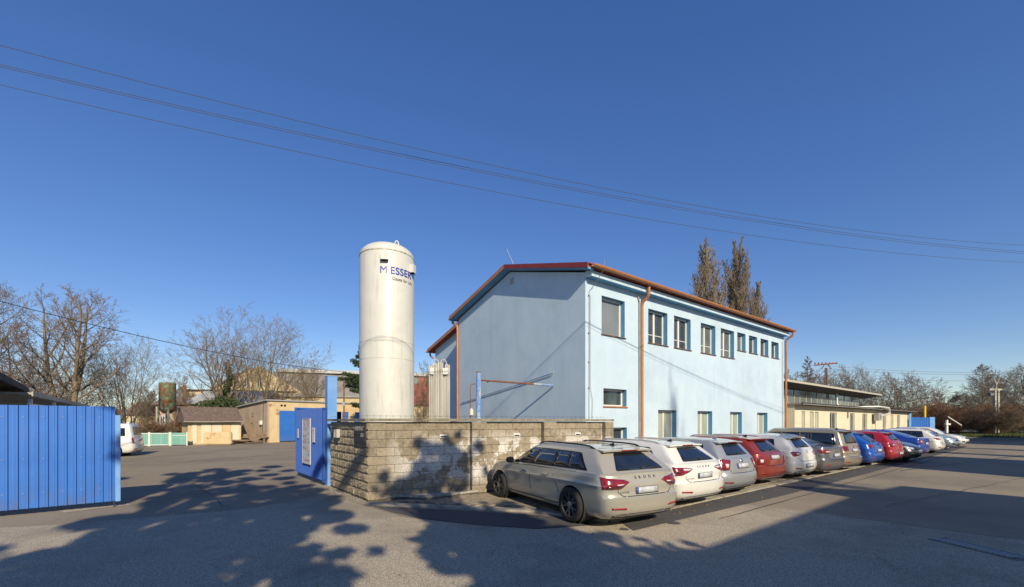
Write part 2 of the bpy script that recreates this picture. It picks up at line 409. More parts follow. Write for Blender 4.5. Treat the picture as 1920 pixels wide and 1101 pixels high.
crack(wob(UV(8, 4.0)[:2], UV(38, 3.9)[:2], 40, .02), .012)
crack(wob(G(360, 906)[:2], G(430, 955)[:2], 10, .05), .008)
crack(wob(UV(21, 3.8)[:2], UV(52, -1.0)[:2], 30, .06), .02)
crack(wob(UV(12, 2.4)[:2], UV(30, -.5)[:2], 30, .04), .008)
crack(wob(G(330, 868)[:2], G(560, 850)[:2], 16, .1), .02)
sheet('concrete_seam', [G(110, 958)[:2], G(240, 944)[:2], G(245, 947)[:2], G(120, 962)[:2]], .006, M['asphalt_coarse'])
for (px, py, r) in ((1262, 981, .13), (1170, 993, .08)):
    b = MB(); c = G(px, py); b.lathe([(r*(1+.08*math.sin(3)), 0.0045), (r*.95, .0085)], 18, Matrix.Translation(c)); tag(b.build('tar_spot', M['asphalt_new']), kind='structure')

# paved parking strip with its edging stones
park_poly = [(3.36, 9.5), (3.75, 9.6), (10.06, 8.32), (10.5, 10.08), (43.5, 10.08), (43.5, 5.30), (6.35, 5.30), (5.86, 6.72), (3.85, 9.05)]
def inpoly(x, y, P):
    c = False; n = len(P)
    for i in range(n):
        x1, y1 = P[i]; x2, y2 = P[(i+1) % n]
        if (y1 > y) != (y2 > y) and x < (x2-x1)*(y-y1)/(y2-y1)+x1: c = not c
    return c
pave = sheet('parking_pavement', [tuple(UV(*p)[:2]) for p in park_poly], 0.010, M['bedding'])
tl = MB().box(-.096, .096, -.096, .096, 0, .03)
tile_me = tl.mesh('paver'); tile_me.materials.append(M['paver'])
cand = []
for i in range(int(3.2/.2), int(44/.2)):
    for j in range(int(5.2/.2), int(10.2/.2)):
        u, v = i*.2+.1, j*.2+.1
        if all(inpoly(u+a, v+b2, park_poly) for a in (-.09, .09) for b2 in (-.09, .09)):
            w = UV(u, v); cand.append((w.length, u, v))
cand.sort()
far = MB()
for k, (dd, u, v) in enumerate(cand):
    w = UV(u, v, .0 + R.uniform(0, .005))
    if k < 290:
        o = link('paver', tile_me, None, pave, w, (R.uniform(-.008, .008), R.uniform(-.008, .008), ANG))
    else:
        m4 = Matrix.Translation(w) @ Matrix.Rotation(ANG, 4, 'Z')
        vs = [m4 @ Vector(p) for p in ((-.097,-.097,.0),(.097,-.097,.0),(.097,.097,.0),(-.097,.097,.0),(-.097,-.097,.03),(.097,-.097,.03),(.097,.097,.03),(-.097,.097,.03))]
        far.add(vs, [(4,5,6,7),(0,1,5,4),(1,2,6,5),(2,3,7,6),(3,0,4,7)])
tag(far.build('far_pavers', M['paver'], pave), kind='stuff')
edge = [(3.30, 9.52), (3.72, 8.95), (5.74, 6.62), (6.25, 5.16), (43.6, 5.16)]
es_me = MB().box(.006, .994, -.12, .10, -.05, .040).mesh('edging_stone'); es_me.materials.append(M['concrete'])
for a, b2 in zip(edge[:-1], edge[1:]):
    a3, b3 = UV(*a), UV(*b2); L = (b3-a3).length; n = max(1, round(L)); d = (b3-a3).normalized()
    for i in range(n):
        link('edging_stone', es_me, None, pave, a3 + d*(L*i/n) + Vector((0, 0, R.uniform(-.003, .003))), (0, 0, math.atan2(d.y, d.x)), (L/n, 1, 1))

# right-hand pavement with its kerb (behind the drain)
kerb_v0 = -4.5
kd = bpy.data.objects.new('pavement', MB().prism([tuple(UV(-9, kerb_v0-.34)[:2]), tuple(UV(60, kerb_v0-.34)[:2]), tuple(UV(60, kerb_v0-1.9)[:2]), tuple(UV(-9, kerb_v0-1.9)[:2])], -.01, .06).mesh('pavement'))
kd.data.materials.append(M['earth']); kd['kind'] = 'structure'; col.objects.link(kd)
ks_me = MB().box(.006, .994, -.32, 0, -.05, .075).mesh('kerb_stone'); ks_me.materials.append(M['kerbdark'])
for i in range(-8, 44): link('kerb_stone', ks_me, None, kd, UV(i, kerb_v0) + Vector((0, 0, R.uniform(-.01, .006))), (0, 0, ANG + R.uniform(-.006, .006)))

# road drain
dr = thing('road_drain', 'dark iron slotted drain grate set in the shaded road beside the kerb', 'drain', G(1833, 1029), 0)
dr.rotation_euler = (0, 0, math.atan2((G(1880, 1040)-G(1795, 1020)).y, (G(1880, 1040)-G(1795, 1020)).x))
MB().box(-.52, .52, -.17, -.13, 0, .016).box(-.52, .52, .13, .17, 0, .016).box(-.52, -.48, -.13, .13, 0, .016).box(.48, .52, -.13, .13, 0, .016).build('frame', M['kerbdark'], dr)
MB().box(-.479, .479, -.129, .129, .0065, .0075).build('sump', M['dark'], dr)
for i in range(15):
    MB().box(-.017, .017, -.12, .12, .0077, .022).build('bar', M['greytrim'], dr, loc=(-.44+i*.063, 0, 0), rz=-.5)

# ------------------------------------------------------------------ block wall
wall = thing('block_wall', 'tan concrete block boundary wall with pillars, coping and white lime stains', 'wall', (-3.29, 9.74, 0))
W0 = Vector((-3.29, 9.74, 0))
dF = Vector((.9, .435, 0)).normalized(); dS = Vector((-.624, .782, 0)).normalized()
def block_mesh(L, T, H, split, seed):
    rr = random.Random(seed); c = .004
    if not split:
        b = MB()
        b.add([(c,0,c),(L-c,0,c),(L-c,0,H-c),(c,0,H-c),(0,c,0),(L,c,0),(L,c,H),(0,c,H),(0,T,0),(L,T,0),(L,T,H),(0,T,H)],
              [(0,1,2,3),(4,5,1,0),(5,6,2,1),(6,7,3,2),(7,4,0,3),(4,8,9,5),(5,9,10,6),(6,10,11,7),(7,11,8,4),(8,11,10,9)])
        return b.mesh('block')
    nx, nz = 9, 5; b = MB(); vs = []
    for j in range(nz+1):
        for i in range(nx+1):
            e = (i in (0, nx)) or (j in (0, nz))
            vs.append((L*i/nx, 0.012 if e else -rr.uniform(-.004, .026), H*j/nz))
    fs = [(j*(nx+1)+i, j*(nx+1)+i+1, (j+1)*(nx+1)+i+1, (j+1)*(nx+1)+i) for j in range(nz) for i in range(nx)]
    b.add(vs, fs); b.add([(0,.012,0),(L,.012,0),(L,.012,H),(0,.012,H),(0,T,0),(L,T,0),(L,T,H),(0,T,H)], [(0,4,5,1),(1,5,6,2),(2,6,7,3),(3,7,4,0),(4,7,6,5)])
    return b.mesh('block')
BH = .2
smooth_me = block_mesh(.394, .18, .192, False, 1); smooth_me.materials.append(M['block'])
split_mes = [block_mesh(.394, .18, .186, True, s) for s in range(6)]
for m_ in split_mes: m_.materials.append(M['block_split'])
def lay(origin, d, L, split, z0=.04, rows=9, depth_off=0.0, flush_end=True):
    """courses of blocks from origin along d, faces looking to the right of d's left normal"""
    n_in = Vector((-d.y, d.x, 0)); ang = math.atan2(d.y, d.x)
    for r in range(rows):
        x = 0.0; first = .2 if r % 2 else .4
        while x < L - .02:
            w = min(first if x == 0 else .4, L - x)
            if L - x - w < .05: w = L - x
            me = R.choice(split_mes) if split else smooth_me
            p = origin + d*(x+.003) + n_in*(depth_off + R.uniform(-.002, .002)) - W0 + Vector((0, 0, z0 + r*BH))
            link('block', me, None, wall, p, (0, 0, ang), ((w-.006)/.394, 1, 1)); x += w
# side part (split faces) seen left of the corner: runs from its far end towards the corner
Ls = 2.92
lay(W0 - (-dS)*Ls + Vector((0,0,0)), -dS, Ls, True)
# corner pillar and three more pillars on the street side
lay(W0, dF, .40, False, depth_off=-.0)
PS = [2.08, 4.16, 6.235]
W1 = W0 + dF*.40
def pillar(s):
    # front face blocks plus a split left flank
    o = W1 + dF*s
    lay(o, dF, .40 if s < 6 else .30, False, depth_off=-.13)
s0 = 0.0
for s in PS:
    lay(W1 + dF*(s0), dF, s - s0, False, depth_off=.02)
    pillar(s); s0 = s + (.40 if s < 6 else .30)
core = MB()
nI = Vector((-dF.y, dF.x, 0)); nS = Vector((-(-dS).y, (-dS).x, 0))
def slab(b, o, d, L, a, c, z0, z1):
    nn = Vector((-d.y, d.x, 0)); p = o - W0
    b.prism([tuple((p + d*0 + nn*a)[:2]), tuple((p + d*L + nn*a)[:2]), tuple((p + d*L + nn*c)[:2]), tuple((p + nn*c)[:2])], z0, z1)
slab(core, W1, dF, 6.5, .035, .17, 0, 1.83); slab(core, W0 + dS*Ls, -dS, Ls-.03, .016, .17, 0, 1.83); slab(core, W0 + dF*.02, dF, .37, .02, .19, 0, 1.83)
core.build('mortar_core', M['mortar'], wall)
def pad(x): return x
# coping slabs
cop = MB().box(.003, .597, -.07, .27, 0, .062).mesh('coping_slab'); cop.materials.append(M['coping'])
for o, d, L, zz in ((W0 + dS*(Ls+.06), -dS, Ls+.10, 1.848), (W0 + dF*(-.02), dF, 7.02, 1.851)):
    n = round(L/.6)
    for i in range(n):
        p = o + d*(L*i/n) - W0
        link('coping_slab', cop, None, wall, p + Vector((0, 0, zz + R.uniform(-.002, .003))), (0, 0, math.atan2(d.y, d.x)), (L/n/.6, 1.15, 1))
# small wall lamps / vents in the block faces
for s in (1.28, 3.30, 5.25):
    p = W1 + dF*s - W0 + Vector((0, 0, 1.44)); b = MB(); b.box(0, .19, -.012, .03, 0, .085); f = b.build('vent', M['white_pvc'], wall, loc=p, rz=math.atan2(dF.y, dF.x))
    MB().box(.02, .17, -.018, -.010, .015, .05).build('vent_slot', M['blackplastic'], f)
# barbed strand along the top
b = MB(); pts = [W0 + dS*Ls + Vector((0,0,1.97)) - W0, Vector((0,0,1.975)) + nI*.12, W1 + dF*6.4 - W0 + Vector((0,0,1.97)) + nI*.12]
b.tube(pts, .0025, 4)
for k in range(46):
    t = k/46; q = pts[1].lerp(pts[2], t); b.tube([q + Vector((R.uniform(-.03,.03), R.uniform(-.03,.03), -.05)), q + Vector((0,0,.03))], .003, 3)
b.build('barbed_wire', M['wire'], wall)

# wall sign and intercom
sg = thing('direction_sign', 'black stone plate with carved lettering and an arrow on the rough block wall', 'sign', W0 + dS*.78 + Vector((0, 0, 1.30)) - nS*.035)
sg.rotation_euler = (0, 0, math.atan2(-dS.y, -dS.x))
MB().box(0, .72, -.02, .02, 0, .50).build('plate', M['black_gran'], sg)
def text_mesh(s, size, ext=.004, align='LEFT', space=1.0, bold=0.0, shear=0.0):
    cu = bpy.data.curves.new('t', 'FONT'); cu.body = s; cu.size = size; cu.extrude = ext; cu.align_x = align; cu.space_character = space; cu.offset = bold; cu.shear = shear
    o = bpy.data.objects.new('t', cu); col.objects.link(o)
    dg = bpy.context.evaluated_depsgraph_get(); me = bpy.data.meshes.new_from_object(o.evaluated_get(dg))
    bpy.data.objects.remove(o); bpy.data.curves.remove(cu); me.materials.clear(); return me
def put_text(s, size, m, parent, loc, rot=(math.pi/2, 0, 0), name='lettering', **k):
    me = text_mesh(s, size, **k); return link(name, me, m, parent, loc, rot)
M['carved'] = mat('carved_letters', (.50,.45,.34), (.14,.14,.13), 60, .8, lo=.42, hi=.60)
put_text('DALMA ST', .15, M['carved'], sg, (.04, -.0225, .33), ext=.002, space=.85, bold=.003)
put_text('DO', .125, M['carved'], sg, (.46, -.0225, .185), ext=.002, bold=.003)
put_text('FIRMY', .125, M['black_gran'], sg, (.2, -.021, .05), ext=.003)
MB().extrude_xz([(.04,.232),(.11,.262),(.11,.24),(.40,.24),(.40,.224),(.11,.224),(.11,.202)], -.0235, -.0195).build('arrow', M['dark'], sg)
ic = thing('intercom', 'two small pale folded-steel housings fixed to the rough block wall', 'intercom', W0 + dS*2.28 + Vector((0, 0, 1.42)) - nS*.03)
ic.rotation_euler = (0, 0, math.atan2(-dS.y, -dS.x))
MB().box(0, .10, -.09, 0, 0, .21).build('housing', M['alu'], ic, loc=(.02, 0, 0), rz=.35)
MB().box(0, .10, -.09, 0, 0, .22).build('housing', M['alu'], ic, loc=(.19, 0, 0), rz=.1)
MB().box(.02, .08, -.092, -.088, .03, .17).build('speaker_panel', M['greytrim'], ic, loc=(.19, 0, 0), rz=.1)

# gravel bed with its low kerb in front of the wall
gb = thing('gravel_bed', 'narrow bed of pale gravel behind a low kerb at the foot of the wall', 'gravel bed', W1)
ka = [G(726, 936), G(802, 939.5), G(900, 927), G(934, 921)]
kerbp = [(p - W1) for p in ka]
nxt = W1 + dF*3.4
for a, b2 in zip(kerbp[:-1], kerbp[1:]):
    d = (b2-a).normalized(); nn = Vector((-d.y, d.x, 0)); L = (b2-a).length
    MB().prism([tuple((a+d*.005)[:2]), tuple((b2-d*.005)[:2]), tuple((b2-d*.005+nn*.09)[:2]), tuple((a+d*.005+nn*.09)[:2])], 0, .115).build('kerb_stone', M['concrete'], gb)
poly = [tuple(p[:2]) for p in kerbp] + [tuple((nxt-W1)[:2]), (0, 0)]
MB().prism([tuple((Vector((p[0],p[1],0)))[:2]) for p in poly], 0, .07).build('bed', M['bedding'], gb)
st = bpy.data.meshes.new('s'); bmx = bmesh.new(); bmesh.ops.create_icosphere(bmx, subdivisions=1, radius=1); bmx.to_mesh(st); bmx.free()
sv = np.array([v.co[:] for v in st.vertices]); sf = np.array([p.vertices[:] for p in st.polygons])
Vs, Fs = [], []; cnt = 0
xs = [p[0] for p in poly]; ys = [p[1] for p in poly]
while cnt < 2200:
    x, y = R.uniform(min(xs), max(xs)), R.uniform(min(ys), max(ys))
    if not inpoly(x, y, poly): continue
    s = R.uniform(.012, .026); q = np.array([R.uniform(.7, 1.3), R.uniform(.7, 1.2), R.uniform(.5, .9)])*s
    a = R.uniform(0, 3.14); rot = np.array([[math.cos(a), -math.sin(a), 0], [math.sin(a), math.cos(a), 0], [0, 0, 1]])
    Vs.append((sv*q) @ rot.T + np.array([x, y, .075 + R.uniform(-.004, .02)])); Fs.append(sf + cnt*len(sv)); cnt += 1
gm = mesh_np('gravel', np.concatenate(Vs), np.concatenate(Fs)); tag(link('gravel', gm, M['stone'], gb), kind='stuff')

# ------------------------------------------------------------------ gates
def rib_profile(L, pitch, rib, depth, phase=0.0):
    """x,y outline of trapezoid-ribbed sheet"""
    pts = [(0, 0)]; x = phase
    while x + rib < L:
        if x > 0: pts += [(x, 0), (x+rib*.2, -depth), (x+rib*.8, -depth), (x+rib, 0)]
        x += pitch
    pts.append((L, 0)); return pts
def sheet_panel(parent, x0, L, z0, z1, pitch, rib, depth, m, name='sheet_panel'):
    p = rib_profile(L, pitch, rib, depth, pitch*.35); b = MB(); n = len(p); t = .004
    vs = [(a, c, z0) for a, c in p] + [(a, c, z1) for a, c in p] + [(a, c+t, z0) for a, c in p] + [(a, c+t, z1) for a, c in p]
    fs = []
    for i in range(n-1):
        fs += [(i, i+1, n+i+1, n+i), (2*n+i+1, 2*n+i, 3*n+i, 3*n+i+1), (n+i, n+i+1, 3*n+i+1, 3*n+i), (i+1, i, 2*n+i, 2*n+i+1)]
    fs += [(0, n, 3*n, 2*n), (n-1, 3*n-1, 4*n-1, 2*n-1)]
    b.add(vs, fs); return b.build(name, m, parent, loc=(x0, 0, 0))
# left sliding gate: its right end stands in view
gA, gB = G(216, 950.5), G(0, 971)
dg = (gA - gB).normalized()
gate = thing('sliding_gate', 'bright blue ribbed sheet gate leaf across the left edge of the yard entrance', 'gate', gA)
gate.rotation_euler = (0, 0, math.atan2(dg.y, dg.x))
x = -5.6; k = 0
while x < -.01:
    L = min(.93, -x); sheet_panel(gate, x, L - .0, .13, 2.165 + .0, .1335, .055, .028, M['gate_blue']).location.y = 0.0 if k % 2 else .003
    x += .93; k += 1
MB().box(-5.6, -.02, .012, .06, .30, .35).box(-5.6, -.02, .012, .06, 1.95, 2.0).build('frame_rail', M['gate_blue'], gate)
MB().box(.002, .085, -.02, .05, .12, 1.98).build('end_post', M['gate_light'], gate)
MB().box(-.03, -.005, .0, .03, 0, .14).build('drop_bolt', M['blackplastic'], gate)
sc = MB()
for i in range(14):
    for z in (.42, 1.1, 1.93):
        sc.box(-.25-i*.27, -.235-i*.27, -.008, 0, z, z+.014)
tag(sc.build('screws', M['greytrim'], gate), kind='stuff')
# right gate: square post and the leaf swung open
post = thing('gate_post', 'tall light blue square steel gate post at the end of the block wall', 'post', Vector((-5.27, 12.42, 0)))
post.rotation_euler = (0, 0, math.atan2(-dS.y, -dS.x))
MB().box(-.13, .13, -.13, .13, 0, 3.14).build('shaft', M['gate_light'], post)
MB().box(-.135, .135, -.135, .135, 3.14, 3.16).build('cap', M['gate_light'], post)
for z in (.5, 1.9): MB().lathe([(.03, 0), (.03, .12)], 10, Matrix.Translation((-.16, -.11, z))).build('hinge', M['gate_light'], post)
hA, hB = Vector((-5.40, 12.20, 0)), Vector((-7.30, 14.45, 0))
leaf = thing('gate_leaf', 'open dark blue ribbed gate leaf with a white notice board hinged on the post', 'gate', hB)
dl = (hA-hB).normalized(); LL = (hA-hB).length
leaf.rotation_euler = (0, 0, math.atan2(dl.y, dl.x))
for i in range(3): sheet_panel(leaf, LL/3*i, LL/3, .16, 2.24, .118, .05, .03, M['gate_blue_shaded'])
MB().box(0, LL, .01, .06, .13, .19).box(0, LL, .01, .06, 2.17, 2.235).box(0, .06, .01, .06, .19, 2.17).box(LL-.1, LL, -.01, .06, .10, 2.24).build('frame', M['gate_blue_shaded'], leaf)
# notice board with pictograms
nb = thing('notice_board', 'white board of small coloured safety pictograms fixed on the open blue gate leaf', 'sign', hB + dl*.98 + Vector((0, 0, .52)) - Vector((-dl.y, dl.x, 0))*.045)
nb.rotation_euler = leaf.rotation_euler
MB().box(0, .86, -.012, .008, 0, 1.42).build('board', M['signwhite'], nb)
MB().box(0, .86, -.018, -.010, 0, .02).box(0, .86, -.018, -.010, 1.40, 1.42).box(0, .02, -.018, -.010, .02, 1.40).box(.84, .86, -.018, -.010, .02, 1.40).build('frame', M['alu'], nb)
M['pict_b'] = mat('blue_print', (.12,.2,.42)); M['pict_y'] = mat('yellow_print', (.55,.42,.10)); M['pict_r'] = mat('red_print', (.45,.08,.06)); M['pict_br'] = mat('brown_print', (.36,.2,.15)); M['pict_g'] = mat('grey_print', (.3,.32,.36))
def disc(x, z, r, m, n=14, y=-.0135, nm='pictogram'):
    MB().extrude_xz([(x+r*math.cos(2*math.pi*k/n+math.pi/2), z+r*math.sin(2*math.pi*k/n+math.pi/2)) for k in range(n)], y-.001, y).build(nm, m, nb)
for z in (.86, .68, .50): disc(.14, z, .05, M['pict_b'])
for z in (.90, .70, .48): disc(.50, z, .065, M['pict_y'], 3)
for z in (.68, .30): disc(.70, z, .048, M['pict_b'])
for z in (.86, .74, .66, .48): disc(.32, z, .055, M['pict_br'])
disc(.70, .95, .045, M['pict_g']); disc(.14, .20, .05, M['pict_r'], 3)
MB().extrude_xz([(.17,1.20),(.25,1.20),(.21,1.32)], -.0145, -.0135).build('emblem', M['pict_r'], nb)
for z in (1.30, 1.25, 1.20): MB().box(.60, .70, -.0145, -.0135, z, z+.03).build('emblem', M['pict_r'] if z != 1.25 else M['pict_b'], nb)
for z, a, c in ((1.155,.13,.29),(1.155,.56,.74),(1.10,.08,.55),(1.06,.08,.42),(.40,.56,.78),(.42,.56,.72),(.79,.56,.78),(.77,.56,.74),(1.36,.05,.75)): MB().box(a, c, -.0145, -.0135, z, z+.010).build('text_line', M['pict_g'], nb)
MB().box(.28, .78, -.0145, -.0135, .10, .125).build('red_line', M['pict_r'], nb)
for (x, w, z0, h, lb) in ((.30, .17, 1.30, .30, 'small pale notice left of the board on the blue gate leaf'), (1.95+.10, .26, 1.22, .44, 'curled white paper notice right of the board on the blue gate leaf')):
    t = thing('paper_notice', lb, 'notice', hB + dl*x + Vector((0, 0, z0)) - Vector((-dl.y, dl.x, 0))*.045); t.rotation_euler = leaf.rotation_euler
    MB().box(0, w, -.008, .0, 0, h).build('sheet', M['white_pvc'], t)
    MB().box(w*.2, w*.75, -.0095, -.0085, h*.75, h*.85).box(w*.2, w*.8, -.0095, -.0085, h*.6, h*.63).build('print', M['pict_g'], t)

# ------------------------------------------------------------------ gas tank
TC = Vector(((726-HX)/F*15.0, 15.0, 0))
TR = .925
tank = thing('gas_tank', 'tall cream white cylindrical gas tank with blue lettering standing behind the wall', 'gas tank', TC)
ZR = PZ(486, 15.0)
prof = [(TR, .5), (TR, ZR)] + [(TR*math.cos(a)**.85 if a < 1.5 else 0.02, ZR + .46*math.sin(a)) for a in [math.radians(x) for x in (12, 24, 36, 48, 60, 70, 80, 86)]]
b = MB(); b.lathe([(TR*.6, .42)] + prof, 72); b.build('shell', M['tank'], tank, smooth=True)
M['tank_rim'] = M['tank_dirt']
for z, t_, m_ in ((ZR, .012, 'tank_dirt'), (PZ(637, 14.1), .006, 'tank'), (PZ(670, 14.1), .006, 'tank')):
    MB().lathe([(TR-.02, z-.022), (TR+t_, z-.018), (TR+t_, z+.018), (TR-.02, z+.022)], 72, cap=False).build('weld_seam', M[m_], tank, smooth=True)
for k in range(3):
    a = 2*math.pi*k/3+.4; MB().box(-.09, .09, -.09, .09, 0, .9, Matrix.Translation((.75*math.cos(a), .75*math.sin(a), 0))).build('leg', M['tank'], tank)
# lifting lug on the dome
MB().tube([(.36+.07*math.cos(a), -.1, ZR+.42+.16*math.sin(a)+.02) for a in [math.pi*k/10 for k in range(11)]], .022, 6).build('lifting_lug', M['tank'], tank)
view = (Vector((0, 0, 0)) - TC).normalized(); va = math.atan2(view.y, view.x)       # direction towards the street corner
def on_tank(px, Y=14.2):     # pixel column -> angle on the shell
    t = (px - 726.5) / 51.5; return va + math.asin(max(-.999, min(.999, t)))
for (px, py, w, lb) in ((722, 483.5, .25, 0), (775.0, 494, .20, 1)):
    a = on_tank(px) if lb == 0 else on_tank(771); Mx = Matrix.Rotation(a, 4, 'Z') @ Matrix.Translation((TR, 0, 0)); z = PZ(py, 14.2)
    bx = MB(); bx.box(-.05, .13, -w/2, w/2, z-.13, z+.15, Mx); bx.build('lifting_bracket', M['tank'], tank)
    MB().box(-.04, .12, -w/2+.01, w/2-.01, z-.15, z-.132, Mx).build('bracket_opening', M['dark'], tank)
def wrap_text(s, size, ang0, z0, m, name, **k):
    me = text_mesh(s, size, ext=0.0, **k)
    bm = bmesh.new(); bm.from_mesh(me); bmesh.ops.triangulate(bm, faces=bm.faces)
    bmesh.ops.subdivide_edges(bm, edges=[e for e in bm.edges if e.calc_length() > .05], cuts=3)
    for v in bm.verts:
        a = ang0 + v.co.x / TR; r = TR + .012; z = z0 + v.co.y; v.co = (r*math.cos(a), r*math.sin(a), z)
    bm.to_mesh(me); bm.free(); return link(name, me, m, tank)
a_m = on_tank(713.0)
M['ink_pale'] = M['ink_white']
zt = PZ(512, 14.1)
wrap_text('M', .33, a_m, zt, M['ink_blue'], 'letter', bold=.0)
wrap_text('E', .33, a_m + .36, zt, M['ink_blue'], 'letter', bold=.004)
wrap_text('SSER', .33, a_m + .55, zt, M['ink_blue'], 'letter', bold=.006, space=1.02)
wrap_text('Gases for Life', .150, a_m + .43, zt - .20, M['ink_grey'], 'slogan', bold=.001, space=.98)
bb = MB(); 
for i in range(7):
    for j in range(2):
        pass
pa = a_m + .325
bb = MB(); N_ = 4
for i in range(N_+1):
    a = pa + .055*i/N_; bb.v += [((TR+.014)*math.cos(a), (TR+.014)*math.sin(a), zt-.01), ((TR+.014)*math.cos(a), (TR+.014)*math.sin(a), zt+.24)]
bb.f = [(2*i, 2*i+2, 2*i+3, 2*i+1) for i in range(N_)]
bb.build('white_patch', M['ink_white'], tank)

# vaporiser fins
VC = Vector((PX(824, 16.2), 16.2, 0))
vap = thing('vaporiser', 'bundle of tall pale aluminium finned tubes between the tank and the building', 'vaporiser', VC)
vap.rotation_euler = (0, 0, .12)
for i, (x, y, h) in enumerate(((-.30, 0, 3.95), (-.13, -.1, 4.02), (.05, -.1, 4.05), (.17, .05, 3.72), (.30, 0, 4.0), (-.22, .25, 3.9), (.02, .25, 3.9), (.22, .25, 3.9))):
    b = MB()
    for k in range(8):
        a = math.pi*k/4+.2; b.box(0, .088, -.006, .006, .2, h, Matrix.Translation((x, y, 0)) @ Matrix.Rotation(a, 4, 'Z'))
    b.lathe([(.02, .1), (.02, h+.03)], 8, Matrix.Translation((x, y, 0))); b.build('finned_tube', M['alu'], vap)
MB().box(-.34, -.1, -.13, .3, 3.62, 3.86).box(.08, .34, -.13, .3, 3.62, 3.86).build('bracket', M['alu'], vap)
for x0, x1 in ((-.28, -.02), (.04, .26)):
    MB().tube([(x0, 0, 3.9)] + [((x0+x1)/2 - (x1-x0)/2*math.cos(a), 0, 4.02+.18*math.sin(a)) for a in [math.pi*k/8 for k in range(9)]] + [(x1, 0, 3.9)], .018, 6).build('pipe_bend', M['alu'], vap)
MB().box(-.4, .4, -.2, .35, 0, .2).build('base', M['concrete'], vap)
# blue pipe pole with rusty arm
pp = Vector((PX(897.5, 15.6), 15.6, 0))
pole = thing('pipe_pole', 'peeling blue steel pole with a rusty arm reaching to the blue gable', 'pole', pp)
MB().lathe([(.088, 0), (.088, PZ(699, 15.6))], 16).build('shaft', M['pole_blue'], pole, smooth=True)
MB().lathe([(.094, PZ(699, 15.6)), (.094, PZ(699, 15.6)+.03)], 16).build('cap', M['rust'], pole)
BO = Vector((2.527, 14.7, 0))
endp = BO + E*1.55 - D*.03; endp.z = PZ(723, endp.y)
a_ = Vector((.08, 0, PZ(713, 15.6))); e_ = endp - pp
MB().tube([a_, a_.lerp(e_, .72)], .033, 8).build('arm', M['rust'], pole)
MB().tube([a_.lerp(e_, .72), e_], .034, 8).build('arm_end', M['pole_blue'], pole)
MB().tube([(-.30, 0, .3), (-.30, 0, 3.05), (-.28, 0, 3.2), (-.09, 0, 3.22)], .016, 8).build('riser_pipe', M['rust'], pole)
MB().lathe([(.001, 2.02), (.07, 2.07), (.075, 2.2), (.05, 2.3), (.001, 2.33)], 10, Matrix.Translation((-.26, -.03, 0))).build('valve_housing', M['cream'], pole, smooth=True)
MB().box(.3, .36, -.02, .02, PZ(713, 15.6)-.09, PZ(713, 15.6)-.02).build('bracket', M['blackplastic'], pole)

# ------------------------------------------------------------------ blue building
bl = thing('blue_building', 'two-storey pale blue building with gabled tiled roof and orange gutters', 'building', BO, ANG)
BL, BW = 16.85, 8.55
def fx(px):
    k = (px-HX)/F; return (k*BO.y - BO.x) / (D.x - k*D.y)
def fz(px, py): return PZ(py, BO.y + D.y*fx(px))
ups = [(1128, 1171.4, 554, 626), (1215.4, 1251.4, 578, 642), (1263.8, 1295, 592, 651.5), (1314, 1341.4, 605, 660.5), (1351.5, 1376.4, 615, 668)]
sml = [(1382.4, 1397.9, 623, 656), (1404.3, 1419.7, 628.6, 660.5), (1426, 1440.6, 634.6, 665.6), (1446.3, 1460, 639.7, 670.6)]
low = [(1234, 1268, 768.4), (1308, 1335.4, 770.7), (1369, 1391, 772.4), (1420, 1439, 773.8)]
big, mids = ups[0], ups[1:]
zt_m = sum(fz(a, t) for a, _, t, _ in mids)/4; zb_m = sum(fz(a, q) for a, _, _, q in mids)/4
zt_s = sum(fz(a, t) for a, _, t, _ in sml)/4; zb_s = sum(fz(a, q) for a, _, _, q in sml)/4
zt_l = sum(fz(a, t) for a, _, t in low)/4
OP = []     # x0,x1,z0,z1,kind
OP.append((fx(1128), fx(1171.4), fz(1128, 626), fz(1128, 554), 'big'))
for i, (a, c, t, q) in enumerate(mids): OP.append((fx(a), fx(c), zb_m, zt_m, 'double' if i != 3 else 'tilt'))
for i, (a, c, t, q) in enumerate(sml): OP.append((fx(a), fx(c), zb_s, zt_s, 'single' if i != 1 else 'tilt1'))
OP.append((fx(1131.4), fx(1174.8), fz(1131.4, 761.7), fz(1131.4, 728), 'small'))
for a, c, t in low: OP.append((fx(a), fx(c), .85, zt_l, 'curtain'))
OP.append((fx(1143), fx(1175.4), .55, fz(1143, 802), 'small2'))
WZ = 6.98
def facade(b, L, H, ops, y=0.0, z0=0.0):
    xs = sorted({0.0, L} | {o[0] for o in ops} | {o[1] for o in ops}); zs = sorted({z0, H} | {o[2] for o in ops} | {o[3] for o in ops})
    for i in range(len(xs)-1):
        for j in range(len(zs)-1):
            cx, cz = (xs[i]+xs[i+1])/2, (zs[j]+zs[j+1])/2
            if any(o[0] < cx < o[1] and o[2] < cz < o[3] for o in ops): continue
            b.add([(xs[i], y, zs[j]), (xs[i+1], y, zs[j]), (xs[i+1], y, zs[j+1]), (xs[i], y, zs[j+1])], [(0, 1, 2, 3)])
RH = 8.20                                   # ridge height of the wall
b = MB(); facade(b, BL, WZ, OP)
b.add([(0,0,0),(0,0,WZ),(0,BW/2,RH-.02),(0,BW,WZ),(0,BW,0)], [(0,1,2,3,4)])
b.add([(BL,0,0),(BL,0,WZ),(BL,BW/2,RH-.02),(BL,BW,WZ),(BL,BW,0)], [(4,3,2,1,0)])
b.add([(0,BW,0),(BL,BW,0),(BL,BW,WZ),(0,BW,WZ)], [(1,0,3,2)])
b.build('wall', M['plaster'], bl)
RD = .27
